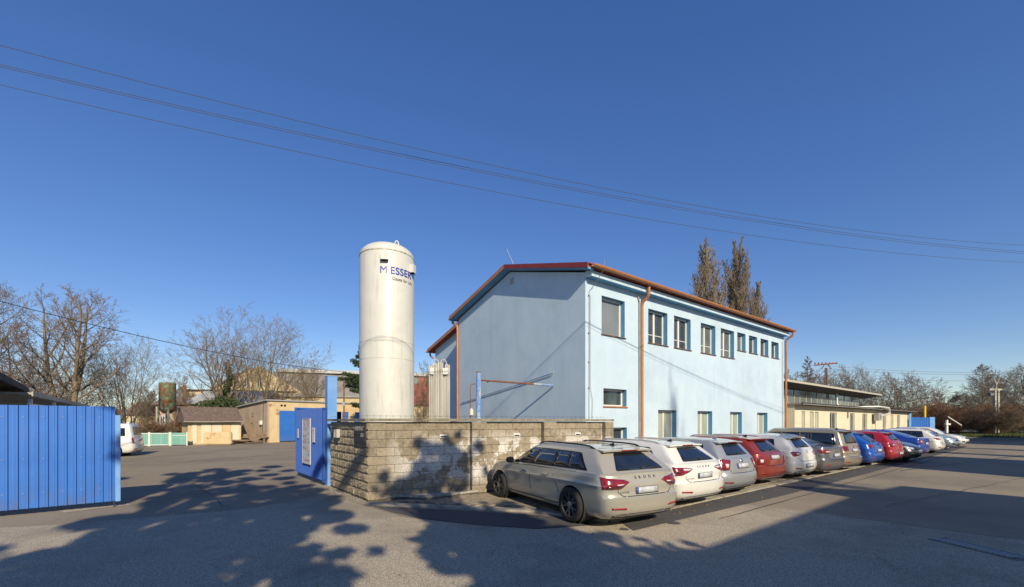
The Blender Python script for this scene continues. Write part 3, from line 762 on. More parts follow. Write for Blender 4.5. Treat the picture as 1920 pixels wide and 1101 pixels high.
def reveal(b, o, RD=RD, y0=0.0):
    x0, x1, z0, z1 = o[:4]
    b.add([(x0,y0,z0),(x1,y0,z0),(x1,y0+RD,z0),(x0,y0+RD,z0)], [(0,1,2,3)]); b.add([(x0,y0,z1),(x1,y0,z1),(x1,y0+RD,z1),(x0,y0+RD,z1)], [(3,2,1,0)])
    b.add([(x0,y0,z0),(x0,y0,z1),(x0,y0+RD,z1),(x0,y0+RD,z0)], [(3,2,1,0)]); b.add([(x1,y0,z0),(x1,y0,z1),(x1,y0+RD,z1),(x1,y0+RD,z0)], [(0,1,2,3)])
def window(parent, o, kind, y=RD, fr=.065, sill=True, sillm='brownsill', framem='white_pvc', panem=None):
    x0, x1, z0, z1 = o[:4]; w, h = x1-x0, z1-z0
    rb = MB(); reveal(rb, o, y)
    b = MB(); a = y-.07; c = y-.002
    b.box(x0+.001, x0+fr, a, c, z0+.001, z1-.001).box(x1-fr, x1-.001, a, c, z0+.001, z1-.001).box(x0+fr, x1-fr, a, c, z0+.001, z0+fr).box(x0+fr, x1-fr, a, c, z1-fr, z1-.001)
    f = b.build('window', M[framem], parent)
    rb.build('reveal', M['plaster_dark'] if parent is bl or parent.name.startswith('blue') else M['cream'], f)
    pm = panem or {'big': 'pane_grey', 'small': 'pane', 'small2': 'pane', 'curtain': 'pane_curtain'}.get(kind, 'pane_blind' if R.random() < .4 else 'pane')
    MB().box(x0+fr, x1-fr, y-.035, y-.02, z0+fr, z1-fr).build('pane', M[pm], f)
    if kind in ('double', 'curtain', 'tilt'):
        xm = x0+w*.5; MB().box(xm-.05, xm+.05, a-.004, c-.02, z0+fr, z1-fr).build('mullion', M[framem], f)
        if kind != 'curtain':
            MB().box(x0+fr, xm-.05, y-.045, y-.036, z0+h*.28, z0+h*.28+.025).box(xm+.05, x1-fr, y-.045, y-.036, z0+h*.28, z0+h*.28+.025).build('glazing_bar', M[framem], f)
    if kind in ('tilt', 'tilt1'):
        # a tilted sash: top leans into the room, seen as a slanting bar
        xa = (x0+w*.5+.05) if kind == 'tilt' else x0+fr; xb = x1-fr
        t = MB(); Mx = Matrix.Translation((0, y+.01, z0+fr)) @ Matrix.Rotation(-.16, 4, 'X'); hh = h-2*fr
        t.box(xa, xa+.05, 0, .045, 0, hh, Mx).box(xb-.05, xb, 0, .045, 0, hh, Mx).box(xa+.05, xb-.05, 0, .045, 0, .05, Mx).box(xa+.05, xb-.05, 0, .045, hh-.05, hh, Mx)
        t.build('tilted_sash', M[framem], f)
    if sill: MB().box(x0-.03, x1+.04, -.05, y-.071, z0-.035, z0-.004).box(x0+.002, x1-.002, -.0, y-.071, z0-.004, z0+.012).build('sill', M[sillm], f)
    return f
for o in OP:
    window(bl, o, o[4], sillm='orange' if o[4] == 'small' else 'brownsill')
MB().box(.3, BL-.3, .6, .62, .3, WZ-.2).build('room_back', M['dark'], bl)
# cornice box under the gutter
MB().extrude_yz([(-.296, 6.79), (-.296, 6.97), (-.001, 7.02), (-.001, 6.79)], .002, BL-.002).build('cornice', M['plaster'], bl)
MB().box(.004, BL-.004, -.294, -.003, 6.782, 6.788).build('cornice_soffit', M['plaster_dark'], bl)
# roof slabs
g_ = .34; ye = .40; sl = (8.38-7.10)/(BW/2+ye)
def roof_z(y): return 7.10 + sl*(y+ye) if y < BW/2 else 7.10 + sl*(BW+ye-y)
for s_ in (0, 1):
    ya, yb = (-ye, BW/2) if s_ == 0 else (BW+ye, BW/2)
    z_a, z_b = 7.10, 8.38
    MB().extrude_yz([(ya, z_a-.10), (ya, z_a), (yb, z_b), (yb, z_b-.10)], -g_+.03, BL+.34).build('roof', M['tile'], bl)
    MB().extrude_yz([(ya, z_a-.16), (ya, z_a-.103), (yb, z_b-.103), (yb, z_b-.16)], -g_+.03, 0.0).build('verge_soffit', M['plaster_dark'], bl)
    MB().extrude_yz([(ya, z_a-.13), (ya, z_a+.045), (yb, z_b+.045), (yb, z_b-.13)], -g_, -g_+.028).build('verge_trim', M['redroof'] if s_ == 0 else M['orange'], bl)
tb = MB(); n_ = 8
for k in range(n_+1):
    a = math.pi*k/n_; tb.v += [(.085*math.cos(a), 0, .05*math.sin(a)), (.085*math.cos(a), .5, .05*math.sin(a)+.5*sl)]
tb.f = [(2*k, 2*k+1, 2*k+3, 2*k+2) for k in range(n_)] + [tuple(range(0, 2*n_+2, 2))]
tme = tb.mesh('roof_tile'); tme.materials.append(M['tile'])
nt = int((BL+.6)/.25)
for i in range(nt): link('roof_tile', tme, None, bl, (-.2 + i*.25, -.47, 7.085), (R.uniform(-.02, .02), 0, 0))
# gutters and downpipes
def half_pipe(b, x0, x1, yc, zc, r=.072):
    n = 8; vs = []; 
    for x in (x0, x1):
        for k in range(n+1):
            a = math.pi + math.pi*k/n; vs.append((x, yc + r*math.cos(a), zc + r*math.sin(a)))
        for k in range(n+1):
            a = math.pi + math.pi*k/n; vs.append((x, yc + (r-.008)*math.cos(a), zc + (r-.008)*math.sin(a)))
    m_ = 2*(n+1); fs = []
    for k in range(n):
        fs.append((k, k+1, m_+k+1, m_+k)); fs.append((n+1+k+1, n+1+k, m_+n+1+k, m_+n+1+k+1))
        fs += [(k, n+1+k, n+2+k, k+1), (m_+k+1, m_+n+2+k, m_+n+1+k, m_+k)]
    fs += [(0, m_, m_+n+1, n+1), (n, 2*n+1, m_+2*n+1, m_+n)]
    b.add(vs, fs)
GY = -.52
gt = MB(); half_pipe(gt, -.18, BL+.22, GY+.02, 7.10, .095); gt.build('gutter', M['orange'], bl, smooth=True)
hk = MB()
for i in range(20): hk.box(.1+i*.86, .12+i*.86, GY-.08, GY+.10, 7.0, 7.012)
hk.build('gutter_brackets', M['orange'], bl)
xd = fx(1200)
def downpipe(x, ytop, ztop, ywall, zend, m='orange', r=.052, parent=bl, name='downpipe', sgn=1):
    b = MB(); b.tube([(x, ytop, ztop), (x, ytop, ztop-.14), (x, ytop+.06*sgn, ztop-.26), (x, ywall-.06*sgn, ztop-.42), (x, ywall, ztop-.52), (x, ywall, zend)], r, 12)
    return b.build(name, M[m], parent, smooth=True)
b = MB(); b.tube([(xd, -.40, 7.05), (xd, -.40, 6.72), (xd, -.35, 6.6), (xd, -.13, 6.45), (xd, -.09, 6.3), (xd, -.09, .3)], .06, 12); b.build('downpipe', M['orange'], bl, smooth=True)
for z in (1.6, 3.2, 4.8): MB().lathe([(.068, z), (.068, z+.04)], 12, Matrix.Translation((xd, -.09, 0))).build('pipe_clip', M['orange'], bl)
downpipe(BL+.10, GY+.05, 7.05, -.09, .3, r=.06)
MB().tube([(xd-.18, -.02, 6.7), (xd-.16, -.04, 6.62), (xd-.09, -.05, 6.45), (xd-.08, -.05, .3)], .03, 8).build('conduit', M['greytrim'], bl)
MB().tube([(BL-.25, -.02, 6.5), (BL-.26, -.05, .3)], .012, 5).build('cable', M['wire_grey'], bl)
# rear gutter end and downpipe on the gable's left edge
gt = MB(); half_pipe(gt, -.36, BL, BW+ye+.06, 7.04, .07); gt.build('gutter', M['orange'], bl, smooth=True)
MB().tube([(-.10, BW+ye+.06, 7.0), (-.10, BW+ye+.04, 6.86), (-.10, BW+.16, 6.72), (-.10, BW-.02, 6.62), (-.10, BW-.05, 6.45), (-.10, BW-.05, .3)], .058, 12).build('downpipe', M['orange'], bl, smooth=True)
# gable vent, lightning wire, rod
vy = 4.15
MB().box(-.012, 0, vy-.13, vy+.13, 7.62, 7.9).build('gable_vent', M['greytrim'], bl)
MB().tube([(.35, -.55, 7.35), (.34, -.56, 7.05), (.28, -.32, 6.7), (.15, -.05, 6.35), (.15, -.04, 1.9)], .008, 5).build('lightning_cable', M['wire_grey'], bl)
MB().tube([(.21, -.04, 6.2), (.21, -.04, 3.0), (.32, -.04, 2.6), (.30, -.04, 1.9)], .007, 5).build('lightning_cable', M['wire_grey'], bl)
for z in (6.2, 4.9, 3.9, 3.0): MB().box(.12, .19, -.055, 0, z, z+.03).build('cable_clip', M['greytrim'], bl)
MB().tube([(.1, BW/2-.1, 8.5), (-.15, BW/2+.05, 9.15)], .010, 5).build('lightning_rod', M['alu'], bl)
for y_, z_ in ((6.7, 3.65),): MB().lathe([(.02, 0), (.02, .01)], 8, Matrix.Translation((-.005, y_, z_)) @ Matrix.Rotation(-math.pi/2, 4, 'Y')).build('wall_hook', M['blackplastic'], bl)
# low porch box before the facade
px0, px1 = fx(1208), fx(1290)-.9
MB().box(px0, px1+.15, -1.05, -.003, 0, 1.12).build('cellar_box', M['plaster'], bl)
MB().box(px0-.05, px1+.2, -1.12, -.003, 1.121, 1.17).build('cellar_box_cap', M['orange'], bl)
# annex under its lean-to roof
AX, AW = 1.05, 4.55
b = MB(); za, zb2 = 7.35, 6.15
b.extrude_yz([(BW+.002, 0), (BW+.002, za), (BW+AW, zb2), (BW+AW, 0)], AX, BL); b.build('annex_wall', M['plaster'], bl)
MB().extrude_yz([(BW+.005, za+.05), (BW+.005, za+.18), (BW+AW+.45, zb2+.02), (BW+AW+.45, zb2-.11)], AX-.32, BL+.3).build('annex_roof', M['tile'], bl)
MB().extrude_yz([(BW+.01, za+.0), (BW+.01, za+.2), (BW+AW+.45, zb2+.04), (BW+AW+.45, zb2-.14)], AX-.35, AX-.322).build('annex_verge_trim', M['orange'], bl)
gt = MB(); half_pipe(gt, AX-.4, BL, BW+AW+.52, zb2-.06, .07); gt.build('gutter', M['orange'], bl, smooth=True)
MB().tube([(AX-.1, BW+AW+.52, zb2-.1), (AX-.1, BW+AW+.48, zb2-.3), (AX-.1, BW+AW+.1, zb2-.5)], .055, 10).build('downpipe', M['orange'], bl, smooth=True)
MB().tube([(-.04, BW-.3, 2.75), (-.05, 1.55, 3.65)], .02, 6).build('wall_pipe', M['pole_blue'], bl)

# ------------------------------------------------------------------ grit and dead leaves on the asphalt, tyre-worn cracks
def scatter(name, m, n, fn, smin, smax, seed, thin=.25):
    g = np.random.default_rng(seed); P = []
    while len(P) < n:
        q = fn(g)
        if q is not None: P.append(q)
    P = np.array(P); a = g.uniform(0, 6.28, n); s = g.uniform(smin, smax, n)
    u = np.stack([np.cos(a)*s, np.sin(a)*s, g.uniform(-.3, .3, n)*s], 1); w = np.stack([-np.sin(a)*s*.6, np.cos(a)*s*.6, g.uniform(-.3, .3, n)*s], 1)
    c = np.concatenate([P, (s*.3+.012)[:, None]], 1)
    V = np.stack([c-u, c+w, c+u, c-w, c+np.array([0, 0, 1])*s[:, None]*thin], 1).reshape(-1, 3); b = (np.arange(n)*5)[:, None]
    F_ = np.concatenate([b+np.array([[0, 3, 4]]), b+np.array([[3, 2, 4]]), b+np.array([[2, 1, 4]]), b+np.array([[1, 0, 4]])])
    tag(link(name, mesh_np(name, V, F_), m), kind='stuff')
M['leaf'] = mat('dead_leaf', (.20,.12,.055), (.33,.22,.11), 40, .9, space='w')
def near_kerb(g):
    u = g.uniform(-6, 34); v = kerb_v0 + abs(g.normal(0, .35)) if g.random() < .6 else 5.0 - abs(g.normal(0, .25)); q = UV(u, v); return (q.x, q.y)
def near_wall(g):
    t = g.uniform(-.2, 3.3); q = W0 + dS*t + Vector((-.78, -.62, 0))*abs(g.normal(0, .22)); return (q.x, q.y)
def anywhere(g):
    q = G(g.uniform(-100, 2000), 790 + 1480/g.uniform(4.2, 20)); return (q.x, q.y)
scatter('dead_leaves', M['leaf'], 900, near_kerb, .012, .032, 1); scatter('grit', M['stone'], 700, near_wall, .005, .014, 2, .8); scatter('grit', M['stone'], 900, anywhere, .004, .010, 3, .8); scatter('dead_leaves', M['leaf'], 160, anywhere, .012, .028, 4)
for i in range(9):
    a = G(R.uniform(200, 1700), R.uniform(880, 1060)); b2 = a + Vector((R.uniform(-2.2, 2.2), R.uniform(-1.2, 1.2), 0)); crack(wob(a[:2], b2[:2], 16, .05), .0035, 'asphalt_crack')
for i in range(14):
    c_ = UV(7.2+i*2.55, 4.9+R.uniform(-.2, .2)); bq = MB(); rr_ = R.uniform(.10, .2); bq.add([(c_.x+rr_*R.uniform(.7, 1.2)*math.cos(k*.524), c_.y+rr_*R.uniform(.7, 1.2)*math.sin(k*.524), .0165) for k in range(12)], [tuple(range(12))]); tag(bq.build('oil_stain', M['asphalt_new']), kind='structure')
# ------------------------------------------------------------------ cars
def ip(pts, x, s=.10):
    xs = [p[0] for p in pts]; ys = [p[1] for p in pts]
    return float(sum(np.interp(x + d, xs, ys) for d in (-s, -s/2, 0, s/2, s))/5)
def rounded(poly, r, k=4):
    out = []; n = len(poly)
    for i in range(n):
        p, a, c = Vector(poly[i]), Vector(poly[i-1]), Vector(poly[(i+1) % n])
        da, dc = (a-p), (c-p); ra = min(r, da.length*.45); rc = min(r, dc.length*.45)
        s, e = p + da.normalized()*ra, p + dc.normalized()*rc
        for t in range(k+1):
            u = t/k; q = s*(1-u)**2 + p*2*u*(1-u) + e*u*u; out.append((q.x, q.y))
    return out
def fill2d(poly, res):
    pts = []; n = len(poly)
    for i in range(n):
        a, b = Vector(poly[i]), Vector(poly[(i+1) % n]); m = max(1, int((b-a).length/res))
        for k in range(m): pts.append(a.lerp(b, k/m))
    nb = len(pts); edges = [(i, (i+1) % nb) for i in range(nb)]
    P2 = [tuple(p) for p in pts]
    x0, x1 = min(p[0] for p in P2), max(p[0] for p in P2); y0, y1 = min(p[1] for p in P2), max(p[1] for p in P2)
    gx = x0 + res
    while gx < x1 - res*.3:
        gy = y0 + res
        while gy < y1 - res*.3:
            if inpoly(gx, gy, P2) and min((Vector((gx, gy))-q).length for q in pts) > res*.45: P2.append((gx, gy))
            gy += res
        gx += res
    v, e, f, *_ = delaunay_2d_cdt([Vector(p) for p in P2], edges, [], 1, 1e-5)
    return v, f, nb
class Car:
    def __init__(s, name, label, P, paint, pos, head, group, facing_out=False):
        s.P = P; s.L, s.W, s.H = P['L'], P['W'], P['H']
        h = head.normalized()
        loc = pos if not facing_out else pos - h*s.L
        s.t = thing(name, label, P.get('cat', 'car'), loc, math.atan2(h.y, h.x), group); s.t.location.z = .012; s.t.scale = (1, 1, P.get('zs', .945))
        s.paint = paint; s.body()
    def belt(s, x): return ip(s.P['belt'], x, .2)
    def roof(s, x): return ip(s.P['roof'], x, .25)
    def body(s):
        P, L, W, H = s.P, s.L, s.W, s.H
        nR, nS, nF = 8, 50, 9
        def ring(xr, xf, w, zf, cr, cf, er=3.0, ef=2.4):
            pts = []
            for k in range(nR):
                a = math.pi/2*k/nR; pts.append((xr + cr*(1-math.cos(a)**(2/er)), w*math.sin(a)**(2/er)))
            for k in range(nS+1): pts.append((xr+cr + (xf-cf-xr-cr)*k/nS, w))
            for k in range(1, nF+1):
                a = math.pi/2*k/nF; pts.append((xf - cf*(1-math.sin(a)**(2/ef)) , w*math.cos(a)**(2/ef) if k < nF else 0.0))
            out = []
            for x, y in pts:
                q = (x-L*.5)/(L*.5); y *= 1 - (.065 if q > 0 else .045)*abs(q)**2.2
                out.append((x, y, zf(x)))
            return out
        Bref = s.belt(.4); zl = .5; rings = []
        wz = P.get('wz', [(.19,.80),(.25,.87),(.34,.895),(.5,.905),(.62,.908),(.74,.916),(.80,.932),(.83,.914),(.90,.908),(.96,.895),(1.1,.87)])
        wp = lambda z: np.interp(z, [a for a, _ in wz], [b*W/.93 for _, b in wz])
        rp = lambda z: np.interp(z, [a for a, _ in P['rear']], [b for _, b in P['rear']])
        fp = lambda z: np.interp(z, [a for a, _ in P['front']], [b for _, b in P['front']])
        zz = [.19, .22, .27, .33, .40, .47, .53, .575, .60, .63, .68, .74, .79, .83, .87, .91, .94, .965]
        zz = [z*1.0 for z in zz if z < Bref - .02] + [Bref-.015]
        def zmap(z): return (lambda x: z if z <= zl else zl + (z-zl)*(s.belt(x)-zl)/(Bref-zl))
        rings.append(ring(.6, L-.6, .5*W, lambda x: .20, .25, .4)); rings.append(ring(.25, L-.3, .78*W, lambda x: .195, .25, .5))
        for z in zz: rings.append(ring(rp(z), L-fp(z), wp(z), zmap(z), P.get('cr', .26), .62))
        wb = wp(Bref)-.012; xr0 = rp(Bref); xf0 = fp(Bref)
        for k in range(1, 8):
            t = k/7; tt = t**1.3
            rings.append(ring(xr0 + (P['deck']-xr0)*tt, L-(xf0 + (P['cowl']-xf0)*tt), wb-.035*t, lambda x, t=t: s.belt(x)+.012*t+.05*(1-(1-t)**2)*(1 if x > L*.6 else (.6 if P['deck'] > .4 else 0)), .22 - .08*t, .62-.30*t))
        ns = 11
        for k in range(1, ns+1):
            u = k/ns; zu = 1-(1-u)**1.15
            rr = np.interp(u, [a for a, _ in P['rw']], [b for _, b in P['rw']])
            fo = P['cowl'] + (P['wst']-P['cowl'])*(u**1.08)
            w = (wb-.04) - ((wb-.04)-P['wr'])*u**1.35
            rings.append(ring(rr, L-fo, w, lambda x, zu=zu: s.belt(x)+.012 + (s.roof(x)-s.belt(x)-.012)*zu, .15, .32))
        rt = P['rw'][-1][1]
        for w_, d_, h_ in ((.965, .015, .008), (.90, .04, .018), (.75, .12, .030), (.5, .3, .040), (.22, .6, .044)):
            rings.append(ring(rt+d_, L-P['wst']-d_*1.3, P['wr']*w_, lambda x, h_=h_: s.roof(x)+h_, .15, .30))
        H_ = len(rings[0]); V = []; Fc = []
        for rg in rings:
            full = rg + [(x, -y, z) for x, y, z in rg[-2:0:-1]]; V += full
        n = len(rings[0])*2-2
        for i in range(len(rings)-1):
            for k in range(n): Fc.append((i*n+k, (i+1)*n+k, (i+1)*n+(k+1) % n, i*n+(k+1) % n))
        Fc.append(tuple(range(n))); Fc.append(tuple(range(len(rings)*n-1, (len(rings)-1)*n-1, -1)))
        me = bpy.data.meshes.new('body'); me.from_pydata(V, [], Fc)
        bm = bmesh.new(); bm.from_mesh(me); bmesh.ops.recalc_face_normals(bm, faces=bm.faces); bm.to_mesh(me); bm.free()
        s.bvh = BVHTree.FromPolygons([v.co.copy() for v in me.vertices], [tuple(p.vertices) for p in me.polygons])
        cut = MB(); ra = P['wr_r'] + .045
        for xw in P['xw']:
            for sg in (-1, 1):
                cut.lathe([(ra, -.6*sg*0+0), (ra, .42)], 32, Matrix.Translation((xw, sg*(W+.07), P['wr_r']-.005)) @ Matrix.Rotation(math.pi/2*sg, 4, 'X'))
        cme = cut.mesh('cut'); bmc = bmesh.new(); bmc.from_mesh(cme); bmesh.ops.recalc_face_normals(bmc, faces=bmc.faces); bmc.to_mesh(cme); bmc.free()
        co = bpy.data.objects.new('cut', cme); col.objects.link(co)
        bo = bpy.data.objects.new('body', me); col.objects.link(bo)
        md = bo.modifiers.new('b', 'BOOLEAN'); md.operation = 'DIFFERENCE'; md.solver = 'EXACT'; md.object = co
        dgp = bpy.context.evaluated_depsgraph_get(); me2 = bpy.data.meshes.new_from_object(bo.evaluated_get(dgp))
        bo.modifiers.clear(); bo.data = me2; bpy.data.objects.remove(co); me2.materials.clear(); me2.materials.append(s.paint); shade(me2, 28)
        bo.parent = s.t; s.b = bo
        # wheel housings and wheels
        for xw in P['xw']:
            for sg in (-1, 1):
                Mx = Matrix.Translation((xw, sg*(W-.035), P['wr_r'])) @ Matrix.Rotation(math.pi/2*sg, 4, 'X')
                MB().lathe([(ra-.004, 0), (ra-.004, .30), (.05, .31)], 28, Mx, cap=False).build('wheel_housing', M['blackplastic'], s.t)
                s.wheel(xw, sg)
    def wheel(s, xw, sg):
        r = s.P['wr_r']; k = r/.33; st = s.P.get('rimstyle', 0)
        key = (round(r, 3), st)
        if key not in WH: WH[key] = wheel_meshes(r, st)
        ty, rim, disc_ = WH[key]
        w = link('wheel', ty, None, s.t, (xw, sg*(s.W-.075), r), (0, 0, 0 if sg > 0 else math.pi))
        w.rotation_euler = (0, R.uniform(0, 1.2), 0 if sg > 0 else math.pi)
        link('rim', rim, None, w); link('brake_disc', disc_, None, w)
    def cast(s, proj, a, b):
        L, W = s.L, s.W
        if proj == 'L': o, d = Vector((a, 2.5, b)), Vector((0, -1, 0))
        elif proj == 'R': o, d = Vector((a, -2.5, b)), Vector((0, 1, 0))
        elif proj == 'T': o, d = Vector((a, b, 3)), Vector((0, 0, -1))
        elif proj in ('B', 'F'):
            yc = .80*W/.93; sgn = 1 if a >= 0 else -1; A = abs(a); xc = 1.5 if proj == 'B' else 1.7
            px, py = (0.0, A) if A <= yc else (A-yc, yc)
            ph = math.atan2(py, xc-px); dx = -math.cos(ph); dy = sgn*math.sin(ph)
            c = Vector((xc, 0, b)) if proj == 'B' else Vector((L-xc, 0, b))
            if proj == 'F': dx = -dx
            o, d = c + Vector((dx, dy, 0))*4, -Vector((dx, dy, 0))
        hit, nrm, i, dist = s.bvh.ray_cast(o, d)
        if hit is None: return None, None
        if nrm.dot(d) > 0: nrm = -nrm
        return hit, nrm
    def decal(s, name, poly, proj, m, off=.004, res=.07, parent=None, thick=.008):
        v2, f2, nb = fill2d(poly, res); top = []; nor = []
        for v in v2:
            h, n = s.cast(proj, v.x, v.y)
            if h is None: return None
            top.append(h + n*off); nor.append(n)
        vs = list(top); fs = []
        for f in f2:
            a, b, c = top[f[0]], top[f[1]], top[f[2]]
            fs.append(tuple(f) if (b-a).cross(c-a).dot(nor[f[0]]) > 0 else tuple(f[::-1]))
        n0 = len(vs); vs += [top[i]-nor[i]*(off+thick) for i in range(nb)]
        cx = sum((top[i] for i in range(nb)), Vector())/nb
        for i in range(nb):
            j = (i+1) % nb; q = (i, j, n0+j, n0+i)
            nn = (top[j]-top[i]).cross(vs[n0+j]-top[i])
            fs.append(q if nn.dot(top[i]-cx) > 0 else q[::-1])
        b = MB(); b.v = [tuple(v) for v in vs]; b.f = fs
        o = b.build(name, m, parent or s.t); 
        me = o.data; me.polygons.foreach_set('use_smooth', [i < len(f2) for i in range(len(me.polygons))])
        return o
    def line(s, name, pts, w, proj, m, off=.003, parent=None):
        P = [Vector(p) for p in pts]; A, B = [], []
        for i, p in enumerate(P):
            d = (P[min(i+1, len(P)-1)]-P[max(i-1, 0)]).normalized(); n = Vector((-d.y, d.x))*w/2; A.append(tuple(p+n)); B.append(tuple(p-n))
        return s.decal(name, A + B[::-1], proj, m, off, .12, parent, .004)
    def box_at(s, name, proj, a, b, size, m, out=.0, parent=None, smooth=False):
        h, n = s.cast(proj, a, b)
        Q = n.to_track_quat('Y', 'Z').to_matrix().to_4x4()
        bb = MB(); sx, sy, sz = size; bb.box(-sx/2, sx/2, -.02, sy, -sz/2, sz/2, Matrix.Translation(h + n*out) @ Q)
        o = bb.build(name, m, parent or s.t)
        bv = bmesh.new(); bv.from_mesh(o.data); bmesh.ops.bevel(bv, geom=bv.edges[:], offset=min(size)*.28, segments=2, affect='EDGES'); bv.to_mesh(o.data); bv.free(); shade(o.data, 50)
        return o
    def text(s, txt, size, a, b, m, **k):
        h, n = s.cast('B', a, b); me = text_mesh(txt, size, ext=.002, align='CENTER', **k)
        Q = (-n).to_track_quat('Y', 'Z').to_matrix().to_4x4()
        # text faces out of the tailgate: x to the viewer's right = -y of the car
        zax = n.normalized(); xax = Vector((0, -1, 0)); xax = (xax - zax*xax.dot(zax)).normalized(); yax = zax.cross(xax)
        mt = Matrix((xax, yax, zax)).transposed().to_4x4(); mt.translation = h + n*.004
        me.transform(mt); return link('lettering', me, m, s.t)
    # ---- glazing and details
    def windows(s):
        P, L = s.P, s.L; dl = P['dlo']          # xb0, xb1 bottom rear/front ; xt0, xt1 top rear/front ; pillars
        xb0, xb1, xt0, xt1 = dl['x']
        bot = lambda x: s.belt(x)+.035; top = lambda x: s.roof(x)-dl.get('top', .075)
        N_ = 10
        outer = [(xb0, bot(xb0))] + [(xb0+(xb1-xb0)*k/N_, bot(xb0+(xb1-xb0)*k/N_)) for k in range(1, N_)] + [(xb1, bot(xb1))]
        outer += [(xt1+(xt0-xt1)*k/N_, top(xt1+(xt0-xt1)*k/N_)) for k in range(N_+1)]
        outer += dl.get('rear', [])
        def clip(x0, x1, e):
            # pane between two pillars inside the outline
            xb0_, xb1_, xt0_, xt1_ = x0
            pts = [(xb0_+(xb1_-xb0_)*k/6, bot(xb0_+(xb1_-xb0_)*k/6)+e) for k in range(7)] + [(xt1_+(xt0_-xt1_)*k/6, top(xt1_+(xt0_-xt1_)*k/6)-e) for k in range(7)]
            return pts
        for pj in ('L', 'R'):
            surround = s.decal('window_surround', rounded(outer, .03, 2), pj, M['blackgloss'], .003, .09)
            pl = [(xb0+.05, xt0+.045)] + dl['pillars'] + [(xb1-.07, xt1-.02)]
            for (a, c) in zip(pl[:-1], pl[1:]):
                g = .022
                s.decal('side_window', rounded(clip((a[0]+g, c[0]-g, a[1]+g, c[1]-g), None, .022), .03, 2), pj, M['carglass'], .0055, .09, surround)
            if P.get('trim', 1): s.line('window_trim', [(xb0+(xb1-xb0)*k/8, bot(xb0+(xb1-xb0)*k/8)-.004) for k in range(9)], .016, pj, M['chrome'] if P.get('chrome') else M['blackgloss'], .006)
        # windscreen
        zc = s.belt(L-P['cowl'])+.03; zt_ = s.roof(L-P['wst'])-.035
        s.decal('windscreen', rounded([(-.66, zc), (.66, zc), (.56, zt_), (-.56, zt_)], .06), 'F', M['carglass'], .004, .12)
        # rear window
        rw = P['rwin']
        s.decal('rear_window', rounded(rw, .05), 'B', M['carglass'], .005, .08)
        # door joints
        for pj in ('L', 'R'):
            for ln_ in P['seams']: s.line('door_joint', ln_, .013, pj, M['dark'], .0015)
            s.decal('sill_trim', [(P['xw'][0]+.42, .20), (P['xw'][1]-.42, .20), (P['xw'][1]-.42, .285), (P['xw'][0]+.42, .285)], pj, M['blackplastic'], .004, .15)
        for sg, pj in ((1, 'L'), (-1, 'R')):
            for xh in P['handles']: s.box_at('door_handle', pj, xh, s.belt(xh)-.135, (.20, .03, .035), M['chrome'] if P.get('chromeh') else s.paint, .008)
            xm = L-P['cowl']-.42
            h, n = s.cast(pj, xm, s.belt(xm)+.03)
            mb = MB(); mb.lathe([(.01, -.10), (.075, -.07), (.095, 0), (.08, .07), (.01, .09)], 14, Matrix.Translation((xm+.05, h.y+sg*.14, h.z+.045)) @ Matrix.Rotation(math.pi/2, 4, 'X') @ Matrix.Scale(.75, 4, (1, 0, 0)) @ Matrix.Scale(.8, 4, (0, 1, 0)))
            mb.box(xm, xm+.08, min(h.y-.02*sg, h.y+.08*sg), max(h.y-.02*sg, h.y+.08*sg), h.z-.0, h.z+.035); mb.build('wing_mirror', M['blackgloss'] if P.get('darkmirror', 1) else s.paint, s.t, smooth=True)
        # antenna fin, roof rails
        x_ = P['rw'][-1][1]+.28; MB().add([(x_, -.018, s.roof(x_)+.035), (x_+.17, -.015, s.roof(x_)+.035), (x_+.17, .015, s.roof(x_)+.035), (x_, .018, s.roof(x_)+.035), (x_+.01, 0, s.roof(x_)+.105)], [(0, 1, 4), (1, 2, 4), (2, 3, 4), (3, 0, 4), (3, 2, 1, 0)]).build('antenna', M['blackgloss'] if P.get('rails') else s.paint, s.t)
        if P.get('rails'):
            xa, xb_ = P['rw'][-1][1]+.15, L-P['wst']-.15; yr = P['wr']*.93
            for sg in (1, -1):
                pts = [(xa, sg*yr, s.roof(xa)+.0), (xa+.14, sg*yr, s.roof(xa+.14)+.045)] + [(xa+.14+(xb_-xa-.28)*k/8, sg*yr, s.roof(xa+.14+(xb_-xa-.28)*k/8)+.052) for k in range(1, 8)] + [(xb_-.14, sg*yr, s.roof(xb_-.14)+.045), (xb_, sg*yr, s.roof(xb_)+.0)]
                MB().tube(pts, .019, 6).build('roof_rail', M[P['rails']], s.t, smooth=True)
    def rear(s):
        P = s.P
        for sg in (1, -1):
            for nm, poly, m_ in P['lamps']:
                s.decal(nm, [(a*sg, b) for a, b in poly], 'B', M[m_], .010 if nm == 'tail_lamp' else .014, .05)
            s.decal('reflector', [(sg*a, b) for a, b in P.get('refl', [(.50, .375), (.50, .41), (.82, .425), (.82, .39)])], 'B', M['reflector'], .006, .08)
        pz, pw = P['plate'], .26
        pl = s.decal('number_plate', [(-pw, pz-.055), (pw, pz-.055), (pw, pz+.055), (-pw, pz+.055)], 'B', M['plate'], .014, .12)
        s.decal('plate_band', [(pw-.045, pz-.053), (pw-.003, pz-.053), (pw-.003, pz+.053), (pw-.045, pz+.053)], 'B', M['plateblue'], .0165, .12, pl)
        s.decal('plate_holder', [(-pw-.012, pz-.068), (pw+.012, pz-.068), (pw+.012, pz+.06), (-pw-.012, pz+.06)], 'B', M['blackplastic'], .010, .12)
        s.decal('bumper_valance', [(-.80, .21), (.80, .21), (.78, .27), (.62, .30), (-.62, .30), (-.78, .27)], 'B', M[P.get('valance', 'blackplastic')], .005, .10)
        for ln_ in P.get('tailseams', []):
            for sg in (1, -1): s.line('tailgate_joint', [(a*sg, b) for a, b in ln_], .013, 'B', M['dark'], .0015)
